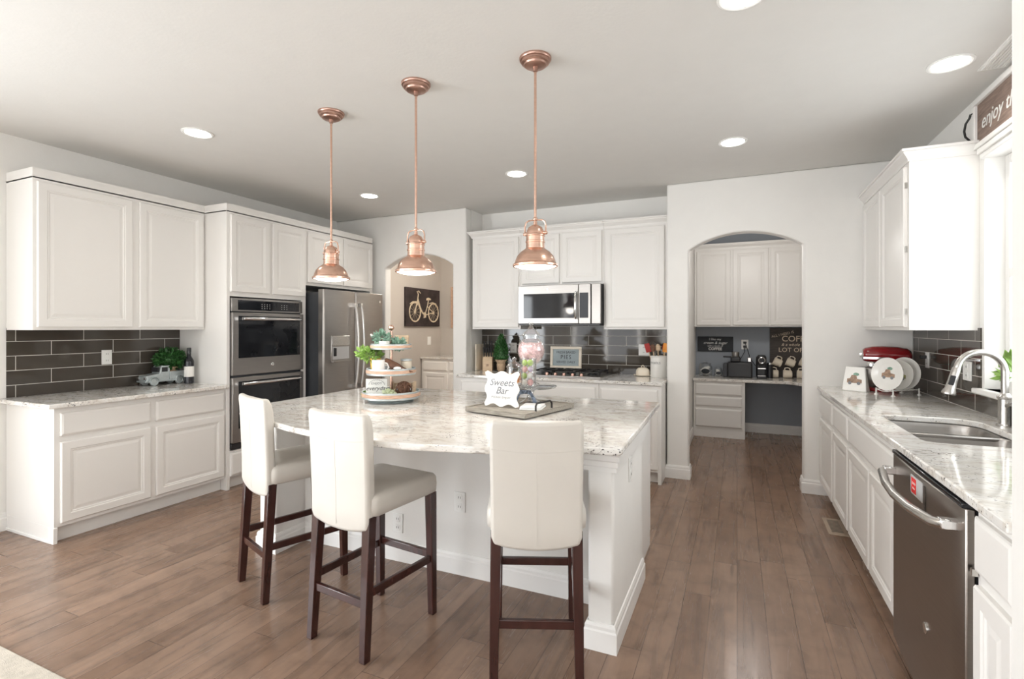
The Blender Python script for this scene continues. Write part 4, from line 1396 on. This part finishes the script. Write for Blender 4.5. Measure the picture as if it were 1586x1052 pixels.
w_, h_ = .175, .245
fr.box(-w_, w_, -.012, .008, 0, .032).box(-w_, w_, -.012, .008, h_ - .032, h_).box(-w_, -w_ + .032, -.012, .008, .032, h_ - .032).box(w_ - .032, w_, -.012, .008, .032, h_ - .032)
fr.build('frame', 'cream', t, bevel=.004)
MB().box(-w_ + .03, w_ - .03, -.004, .004, .03, h_ - .03).build('board', 'greyb', t)
text('FRESH BAKED', .036, 'ink', t, (0, -.0046, .178), sx=.95)
text('PIES', .062, 'ink', t, (0, -.0046, .125), spacing=1.15)
text('SERVED DAILY', .034, 'ink', t, (0, -.0046, .072), sx=.95)
for s in (-1, 1):
    MB().box(s * .1 - .01, s * .1 + .01, -.02, .03, -.038, .004).build('foot', 'cream', t, bevel=.002)
t = thing('butter_dish', 'cream domed butter dish left of the utensil crock', 'butter dish', (-.87, 5.22, .914), 0)
MB().lathe([(0, 0), (.06, 0), (.092, .008), (.094, .013), (.06, .012), (0, .012)], n=32, sy=.6).build('plate', 'cream', t)
MB().lathe([(.068, .012), (.070, .04), (.064, .065), (.045, .082), (.015, .088), (0, .088)], n=32, sy=.6).build('dome', 'cream', t)
MB().tube([(-.014, 0, .084), (-.012, 0, .102), (0, 0, .108), (.012, 0, .102), (.014, 0, .084)], .005, 8).build('handle', 'cream', t)
t = thing('utensil_crock', 'white ceramic utensil crock at the right end of the back counter', 'crock', (-.712, 5.20, .914), 0)
MB().lathe([(0, 0), (.076, 0), (.080, .006), (.080, .195), (.084, .20), (.084, .21), (.074, .21), (.072, .02), (0, .015)], n=36).build('pot', 'white', t)
text('TOOLS', .03, 'gink', t, (-.02, -.0806, .14), rot=(R(90), 0, 0), ext=.001)
UT = [(-.05, -.02, -24, 10, 'redpl', 'spatula', 'red silicone spatula in the crock, leftmost'), (-.02, .02, -12, -6, 'steel', 'whisk', 'steel whisk standing in the crock'),
      (.01, -.03, -2, 12, 'pine', 'wooden_spoon', 'wooden spoon leaning forward in the crock'), (.04, .01, 10, -4, 'redpl', 'spoon', 'red spoon standing upright in the crock'),
      (.045, -.03, 16, 12, 'orange', 'spatula', 'orange spatula at the right of the crock'), (-.03, -.04, -10, 16, 'twig', 'spoon', 'dark brown wooden spoon standing in the crock')]
for x, y, ax, ay, m_, nm, lb in UT:
    mx = Matrix.Rotation(R(ax * .6), 4, 'Y') @ Matrix.Rotation(R(ay * .6), 4, 'X')
    t = thing(nm, lb, 'utensil', (-.712 + x * .6, 5.20 + y * .6, .932), 0)
    b = MB(mx)
    b.tube([(0, 0, .0), (0, 0, .24)], .005, 8)
    b.build('handle', m_ if m_ in ('steel', 'pine') else 'pine', t)
    b = MB(mx)
    if nm == 'whisk':
        for k in range(4):
            a = PI * k / 4
            b.tube([(math.cos(a) * q * .025, math.sin(a) * q * .025, zz) for q, zz in ((.1, .24), (.9, .28), (.8, .31), (0, .33), (-.8, .31), (-.9, .28), (-.1, .24))], .0018, 5)
    elif nm == 'spatula':
        b.box(-.026, .026, -.005, .005, .235, .325)
    else:
        b.sphere((0, 0, .275), (.026, .009, .038), 12, 8)
    b.build('head', m_, t, bevel=.004 if nm == 'spatula' else 0)

# ------------------------------------------------------------------ right counter items
t = thing('stand_mixer', 'glossy red stand mixer with steel bowl in the right counter corner', 'stand mixer', (1.055, 4.73, .914), R(-4))
# head points to -X
MB().prism([(math.cos(a) * .10 * (1.35 if math.cos(a) < 0 else .95) - .02, math.sin(a) * .085) for a in [2 * PI * i / 28 for i in range(28)]], 0, .03).build('base', 'red', t, bevel=.010, seg=3)
ls = []
for z, x0, x1, hy in ((.02, .02, .098, .062), (.08, .035, .095, .05), (.15, .035, .098, .048), (.215, .02, .11, .055)):
    ls.append([((x0 + x1) / 2 + (x1 - x0) / 2 * math.cos(a), hy * math.sin(a), z) for a in [2 * PI * i / 20 for i in range(20)]])
MB().loops(ls).build('column', 'red', t, smooth=60)
ls = []
for x, ry, rz, zc in ((.150, .012, .014, .268), (.142, .045, .042, .270), (.12, .062, .058, .272), (.06, .072, .066, .276), (-.03, .072, .067, .279), (-.10, .066, .063, .279), (-.145, .056, .054, .277), (-.158, .046, .045, .275)):
    ls.append([(x, ry * math.cos(a), zc + (rz if math.sin(a) > 0 else rz * .95) * math.sin(a)) for a in [2 * PI * i / 24 for i in range(24)]])
hd = MB().loops(ls).build('motor_head', 'red', t, smooth=60)
MB(Matrix.Translation((-.158, 0, .275)) @ Matrix.Rotation(R(-90), 4, 'Y')).lathe([(.034, -.01), (.034, .006), (.022, .010), (.018, .022), (0, .023)], n=24).build('attachment_hub', 'chrome', hd)
ls = []
for x0, x1, zc in ((-.160, .0, .236),):
    pass
MB().prism([(-.158, -.05), (-.1, -.0665), (.0, -.073), (.0, -.0745), (-.1, -.069), (-.16, -.053)], .247, .262).prism([(-.158, .05), (-.1, .0665), (.0, .073), (.0, .0745), (-.1, .069), (-.16, .053)], .247, .262).build('trim_band', 'chrome', hd)
MB().lathe([(.030, .185), (.040, .19), (.040, .215), (.036, .225)], (-.098, 0, 0), 24).build('planetary_hub', 'chrome', t)
MB().lathe([(0, .03), (.042, .03), (.05, .036), (.040, .044), (.068, .066), (.088, .10), (.094, .145), (.095, .172), (.099, .174), (.097, .177), (.092, .172), (.085, .10), (.05, .055), (0, .05)], (-.098, 0, 0), 36).build('bowl', 'steel', t)


def truck_print(parent, mx, s, m_):
    b = MB(mx)
    b.prism([(x * s, z * s) for x, z in [(-.5, -.25), (.5, -.25), (.5, .02), (.18, .08), (.12, .34), (-.2, .36), (-.3, .1), (-.5, .05)]], 0, -.0008, 'y')
    o = b.build('painted_truck', m_, parent, smooth=0)
    b = MB(mx)
    for x in (-.30, .30):
        b.prism([(s * (x + .12 * math.cos(a)), s * (-.27 + .12 * math.sin(a))) for a in [2 * PI * i / 14 for i in range(14)]], -.0008, -.0014, 'y')
    b.build('painted_wheels', 'gink', o, smooth=0)
    b = MB(mx)
    b.prism([(s * (.1 + .2 * math.cos(a)), s * (.42 + .13 * math.sin(a))) for a in [2 * PI * i / 12 for i in range(12)]], -.0001, -.0007, 'y')
    b.build('painted_leaves', 'leaf_g', o, smooth=0)


t = thing('napkin_holder', 'white trapezoid plaque with a painted truck left of the mixer', 'plaque', (.835, 4.655, .914), R(-31))
ls = [[(-.085, -.035, 0), (.085, -.035, 0), (.085, .035, 0), (-.085, .035, 0)], [(-.066, -.006, .185), (.066, -.006, .185), (.066, .010, .185), (-.066, .010, .185)]]
MB().loops(ls).build('body', 'white', t, bevel=.006, seg=3)
truck_print(t, Matrix.Translation((0, -.0225, .088)) @ Matrix.Rotation(R(-9), 4, 'X'), .10, 'brownart')
# plate rack with three plates (facing the camera-left)
t = thing('plate_rack', 'white wire plate rack on the right counter', 'plate rack', (1.0, 4.455, .914), 0)
PT = R(-50)                                    # way the plates face
dn = Vector((-math.sin(PT), math.cos(PT), 0))  # from the front plate to the last
px_ = Vector((math.cos(PT), math.sin(PT), 0))
b = MB()
O_ = Vector((0, 0, .040)) - dn * .05
for s in (-1, 1):
    a = O_ + px_ * (.055 * s)
    b.tube([tuple(a), tuple(a + dn * .27)], .004, 8)
for k in range(7):
    a = O_ + dn * (.01 + .041 * k)
    b.tube([tuple(a + px_ * .055), tuple(a + px_ * .02 + Vector((0, 0, -.010))), tuple(a - px_ * .02 + Vector((0, 0, -.010))), tuple(a - px_ * .055)], .003, 6)
b.build('wire_frame', 'white', t)
for s in (-1, 1):
    for e_ in (.01, .26):
        a = O_ + px_ * (.062 * s) + dn * e_
        MB().lathe([(.014, 0), (.014, .004), (.006, .01), (.0045, .042), (.006, .048), (0, .05)], (a.x, a.y, 0), 14).build('foot', 'white', t)
PLT = [(0.0, .118, 'brownart', 'white plate with a tan painted truck, front of the rack'), (.105, .110, 'greenart', 'white plate with an olive print, middle of the rack'), (.165, .118, 'brownart', 'white plate with a brown print, last in the rack')]
for off, r_, mm, lb in PLT:
    c = Vector((1.0, 4.455, .948)) + dn * off
    t = thing('dinner_plate', lb, 'plate', tuple(c), PT, 'plates in the white rack')
    mt = Matrix.Translation((0, 0, r_)) @ Matrix.Rotation(R(-6), 4, 'X')
    MB(mt @ Matrix.Rotation(R(90), 4, 'X')).lathe([(0, 0), (r_ * .62, 0), (r_ * .68, .004), (r_, .016), (r_, .019), (r_ * .67, .008), (r_ * .6, .004), (0, .004)], n=44).build('dish', 'white', t, smooth=50)
    truck_print(t, mt @ Matrix.Translation((0, -.0045, 0)), .095, mm)

# plant on the sill
t = thing('sill_plant', 'small leafy potted plant on the sink window sill', 'potted plant', (1.305, 3.42, WZ0), 0)
MB().lathe([(0, 0), (.032, 0), (.042, .07), (.038, .07), (.03, .06), (0, .06)], n=20).build('pot', 'white', t)
foliage(MB(), (0, .0, .12), (.045, .06, .07), 60, .06, rnd).build('leaves', 'leaf_l', t, smooth=0)

# sign above the window
t = thing('enjoy_sign', 'white framed wooden sign with enjoy lettering above the sink window', 'framed sign', (1.279, 3.80, 2.424), RR)
t.rotation_euler = (0, 0, RR)
Wd, Hd = 1.15, .285
fr = MB()
fr.box(0, Wd, -.03, 0, 0, .03).box(0, Wd, -.03, 0, Hd - .03, Hd).box(0, .04, -.03, 0, .03, Hd - .03).box(Wd - .04, Wd, -.03, 0, .03, Hd - .03)
fr.build('frame', 'trim', t, bevel=.004)
MB().box(.04, Wd - .04, -.015, -.005, .03, Hd - .03).build('board', 'brownwood', t)
text('enjoy the', .115, 'chalk', t, (.31, -.0156, .135), shear=.25)
MB().tube([(-.005, -.030, .055), (-.012, -.034, .075), (-.035, -.045, .105), (-.042, -.048, .14), (-.03, -.045, .18), (-.010, -.034, .205), (-.005, -.030, .225)], .006, 8).tube([(.02, -.028, .06), (-.006, -.031, .06)], .005, 6).tube([(.02, -.028, .22), (-.006, -.031, .22)], .005, 6).build('handle', 'blackir', t)

# ------------------------------------------------------------------ pantry beyond the left arch
t = thing('bicycle_picture', 'dark canvas picture of a cream bicycle on the pantry wall', 'picture', (-4.85, 6.70, 1.425), R(90))
MB().box(0, 1.0, -.04, 0, 0, .63).build('canvas', 'canvas', t, bevel=.004)
b = MB()
Y_ = -.041


def ring2(cx, cz, r_, w_):
    b.tube([(cx + r_ * math.cos(2 * PI * i / 32), Y_, cz + r_ * math.sin(2 * PI * i / 32)) for i in range(32)], w_, 6, True)


def ln(w_, *p):
    b.tube([(x, Y_, z) for x, z in p], w_, 6)


ring2(.24, .235, .155, .013)
ring2(.79, .235, .155, .013)
ring2(.24, .235, .02, .008)
ring2(.79, .235, .02, .008)
ln(.011, (.24, .235), (.31, .42), (.335, .53))
ln(.012, (.32, .46), (.38, .33), (.46, .22), (.53, .19))
ln(.010, (.32, .40), (.40, .27), (.53, .19))
ln(.010, (.53, .19), (.61, .36), (.635, .44))
ln(.009, (.53, .19), (.79, .235))
ln(.008, (.60, .34), (.79, .235))
ln(.009, (.335, .53), (.30, .575), (.34, .585), (.40, .55))
ln(.009, (.10, .36), (.18, .40), (.27, .405), (.36, .36))
ln(.009, (.66, .39), (.76, .41), (.86, .395), (.93, .33))
b.prism([(.57, .44), (.71, .45), (.70, .475), (.63, .49), (.58, .475)], Y_ - .006, Y_ + .004, 'y')
b.prism([(.49, .14), (.56, .15), (.56, .23), (.50, .24)], Y_ - .006, Y_ + .004, 'y')
for cx in (.24, .79):
    for k in range(6):
        a = PI * k / 6
        ln(.0022, (cx - .15 * math.cos(a), .235 - .15 * math.sin(a)), (cx + .15 * math.cos(a), .235 + .15 * math.sin(a)))
b.build('bicycle_drawing', 'bike', t)
outlet_plate('white light switch on the pantry wall below the bicycle picture', (-4.85, 7.42, 1.18), R(90), switch=True, w=.10, h=.14)
cabinet('base_cabinet', 'white base cabinet in the pantry seen through the left archway', (-4.83, 7.17, 0), 0, 1.5, 0, .882, .615,
        [(.04, .50, .13, .655), (.54, .98, .13, .655), (1.02, 1.46, .13, .655)], [(.04, .50, .695, .845), (.54, .98, .695, .845), (1.02, 1.46, .695, .845)], toe=True)
ct = MB().box(-4.845, -3.31, 7.14, 7.787, .884, .914).build('countertop', 'granite', bevel=.005)
tag(ct, 'granite countertop in the pantry through the left archway', 'countertop')
t = thing('wall_rack', 'tan wooden rack at the edge of the pantry archway', 'wall rack', (-4.62, 7.785, 1.40), 0)
b = MB().box(0, .03, -.03, 0, 0, .72).box(.27, .30, -.03, 0, 0, .72)
for z in (.06, .22, .38, .54, .66):
    b.box(.03, .27, -.025, -.005, z, z + .03)
b.build('frame', 'oakband', t, bevel=.002)

# ------------------------------------------------------------------ coffee nook
cabinet('drawer_cabinet', 'three-drawer cabinet of the coffee nook, left of the knee space', (-.52, 6.99, 0), 0, .61, 0, .715, .55,
        [], [(.025, .575, .545, .685), (.025, .575, .40, .52), (.025, .575, .135, .365)], toe=True, toe_in=.004, toe_h=.10)
pts = [(-.525, 7.545), (-.525, 6.965), (.56, 6.965), (.70, 6.80), (.70, 5.6), (.995, 5.6), (.995, 7.545)]
ct = MB().prism(pts, .716, .752).build('desk_countertop', 'granite', bevel=.004)
tag(ct, 'granite desk counter holding the coffee machines in the nook', 'countertop')
cabinet('base_cabinet', 'plain cabinet below the side arm of the nook counter', (.72, 6.6, 0), RR, .9, 0, .715, .27, [(.02, .88, .13, .69)], [], toe=True)
t = cabinet('wall_cabinet', 'white three-door upper cabinet above the coffee machines', (-.525, 7.22, 0), 0, 1.515, 1.415, 2.445, .325,
            [(.03, .445, 1.435, 2.415), (.475, .89, 1.435, 2.415), (.91, 1.325, 1.435, 2.415)])
MB().sweep([(o, z + 2.435) for o, z in CROWN], [(0, 0), (1.515, 0)], 1).build('crown_molding', 'cab', t, smooth=0)
ZC = .752
t = thing('coffee_sign', 'small black sign reading I like my cream and sugar with coffee', 'sign', (-.505, 7.548, 1.075), 0)
MB().box(0, .455, -.018, 0, 0, .205).build('board', 'board', t, bevel=.003)
text('I like my', .045, 'chalk', t, (.2275, -.0186, .168))
text('cream & sugar', .052, 'chalk', t, (.2275, -.0186, .118), shear=.3)
text('with a touch of', .032, 'chalk', t, (.2275, -.0186, .076))
text('COFFEE', .05, 'chalk', t, (.2275, -.0186, .035), bold=.0012)
t = thing('coffee_board', 'large dark wooden board with coffee lettering behind the mugs', 'sign', (.395, 7.548, .755), 0)
MB().box(0, .52, -.02, 0, 0, .645).build('board', 'darkwood', t, bevel=.003)
text('ALL I NEED IS', .045, 'tan', t, (.15, -.0206, .56), rot=(R(90), R(-14), 0))
text('COFFEE', .105, 'tan', t, (.32, -.0206, .50), bold=.001)
text('& a whole', .052, 'tan', t, (.24, -.0206, .425), shear=.3)
text('LOT OF', .08, 'tan', t, (.24, -.0206, .355))
for x in (.09, .24, .39):
    MB().tube([(x, -.02, .265), (x, -.05, .262), (x, -.056, .275)], .005, 6).build('peg', 'blackir', t)


def make_mug(label, loc, rot):
    m = thing('coffee_mug', label, 'mug', loc, rot, 'cream mugs in the coffee nook')
    MB().lathe([(0, 0), (.040, 0), (.048, .008), (.053, .10), (.050, .10), (.045, .012), (0, .010)], n=28).build('cup', 'cream', m)
    MB().tube([(.048, 0, .085), (.075, 0, .082), (.082, 0, .052), (.072, 0, .026), (.045, 0, .022)], .007, 8).build('handle', 'cream', m)
    return m


mg = []
m0 = make_mug('cream mug lying handle-up on the nook counter, left one', (.42, 7.42, ZC + .053), 0)
m0.rotation_euler = (0, R(-90), 0)
m0.location = (.49, 7.42, ZC + .053)
for x, l in ((.645, 'cream mug lying handle-up on the nook counter, second from left'), (.80, 'cream mug lying handle-up on the nook counter, cut by the arch')):
    q = dup(m0, (x, 7.42, ZC + .053), 0, l)
    q.rotation_euler = (0, R(-90), 0)
for x, l in ((.485, 'cream mug hanging tilted from the board, leftmost'), (.635, 'cream mug hanging tilted from the board, second from left'), (.785, 'cream mug hanging tilted from the board, cut by the arch')):
    q = dup(m0, (x + .045, 7.47, .93), 0, l)
    q.rotation_euler = (0, R(-68), 0)
t = thing('pod_machine', 'large black espresso machine with a steel top cup on the nook counter', 'coffee machine', (-.02, 7.36, ZC), 0)
MB().box(-.10, .20, -.14, .12, 0, .20).build('body', 'black', t, bevel=.02, seg=3)
MB().box(-.06, .06, -.12, .10, .2, .27).build('brew_head', 'black', t, bevel=.015, seg=3)
MB().lathe([(.045, .27), (.048, .30), (.045, .33), (0, .335)], (0, -.01, 0), 24).build('top_cup', 'steel', t)
MB().tube([(-.04, -.05, .265), (-.15, -.07, .268)], .010, 10).build('lever', 'black', t)
MB().box(-.15, -.095, -.10, .10, 0, .18).build('water_tank', 'dgrey', t, bevel=.01)
MB().box(.14, .19, -.11, -.05, .20, .265).build('milk_cup', 'chrome', t, bevel=.01)
t = thing('capsule_machine', 'small upright black capsule coffee machine with a round chrome ring', 'coffee machine', (.285, 7.30, ZC), 0)
MB().box(-.06, .06, -.02, .14, 0, .28).build('body', 'black', t, bevel=.02, seg=3)
MB().box(-.055, .055, -.13, .0, 0, .035).build('drip_base', 'black', t, bevel=.008)
MB().box(-.05, .05, -.12, .0, .17, .30).build('brew_head', 'black', t, bevel=.02, seg=3)
b = MB()
b.tube([(.036 * math.cos(2 * PI * i / 24), -.123, .235 + .036 * math.sin(2 * PI * i / 24)) for i in range(24)], .006, 8, True)
b.build('chrome_ring', 'chrome', t)
MB().box(-.045, .045, -.125, -.06, .036, .042).box(-.045, .045, -.128, -.12, .125, .138).build('drip_grid', 'chrome', t)
t = thing('milk_frother', 'black cylindrical milk frother with a chrome top beside the capsule machine', 'milk frother', (.385, 7.34, ZC), 0)
MB().lathe([(0, 0), (.036, 0), (.036, .17), (.034, .175), (0, .175)], n=24).build('body', 'black', t)
MB().lathe([(.035, .175), (.035, .20), (.02, .205), (0, .205)], n=24).build('lid', 'chrome', t)
for x, r_, h_, lb in ((-.39, .085, .155, 'larger glass canister with a black oval label on the nook counter'), (-.232, .05, .105, 'smaller glass canister with a black oval label on the nook counter')):
    t = thing('glass_canister', lb, 'canister', (x, 7.33, ZC), R(-5), 'labelled canisters in the coffee nook')
    MB().lathe([(0, 0), (r_ * .9, 0), (r_, .01), (r_, h_ * .8), (r_ * .8, h_), (r_ * .8, h_ * 1.02)], n=28, cap=False).build('glass_body', 'glass', t)
    MB().lathe([(r_ * .85, h_ * 1.02), (r_ * .85, h_ * 1.1), (r_ * .2, h_ * 1.2), (r_ * .2, h_ * 1.3), (0, h_ * 1.32)], n=24).build('lid', 'glass', t)
    MB(Matrix.Translation((.01, -r_ + .002, h_ * .45)) @ Matrix.Rotation(R(90), 4, 'X')).lathe([(r_ * .62, 0), (r_ * .62, .006), (0, .008)], n=24, sy=.62).build('oval_label', 'board', t)
    b = MB()
    for k in range(16):
        a, q_ = rnd.uniform(0, 2 * PI), rnd.uniform(.0, .55) * r_
        b.sphere((q_ * math.cos(a), q_ * math.sin(a), .02 + (k / 16) * h_ * .65), (r_ * .33, r_ * .33, r_ * .22), 10, 6)
    b = b.build('coffee_pods', 'white', loc=(x, 7.33, ZC))
    tag(b, 'white pods filling the %s glass canister' % ('larger' if r_ > .06 else 'smaller'), 'coffee pods', kind='stuff')
t = outlet_plate('white outlet with black plugs on the nook wall above the espresso machine', (.095, 7.55, 1.175), 0, w=.085, h=.13)
for z in (-.026, .026):
    MB().box(-.02, .02, -.035, -.006, z - .014, z + .014).build('plug', 'black', t, bevel=.004)
q = MB().tube([(.095, 7.515, 1.145), (.09, 7.49, 1.08), (.06, 7.47, 1.02), (.04, 7.46, .98), (.03, 7.45, .935)], .004, 8).build('power_cord', 'black')
tag(q, 'black cord running from the nook outlet to the espresso machine', 'cord')
q = MB().tube([(.10, 7.51, 1.19), (.13, 7.49, 1.10), (.15, 7.48, 1.02), (.18, 7.485, .96), (.22, 7.49, .90), (.25, 7.45, .87)], .004, 8).build('power_cord', 'black')
tag(q, 'black cord running from the nook outlet to the capsule machine', 'cord')
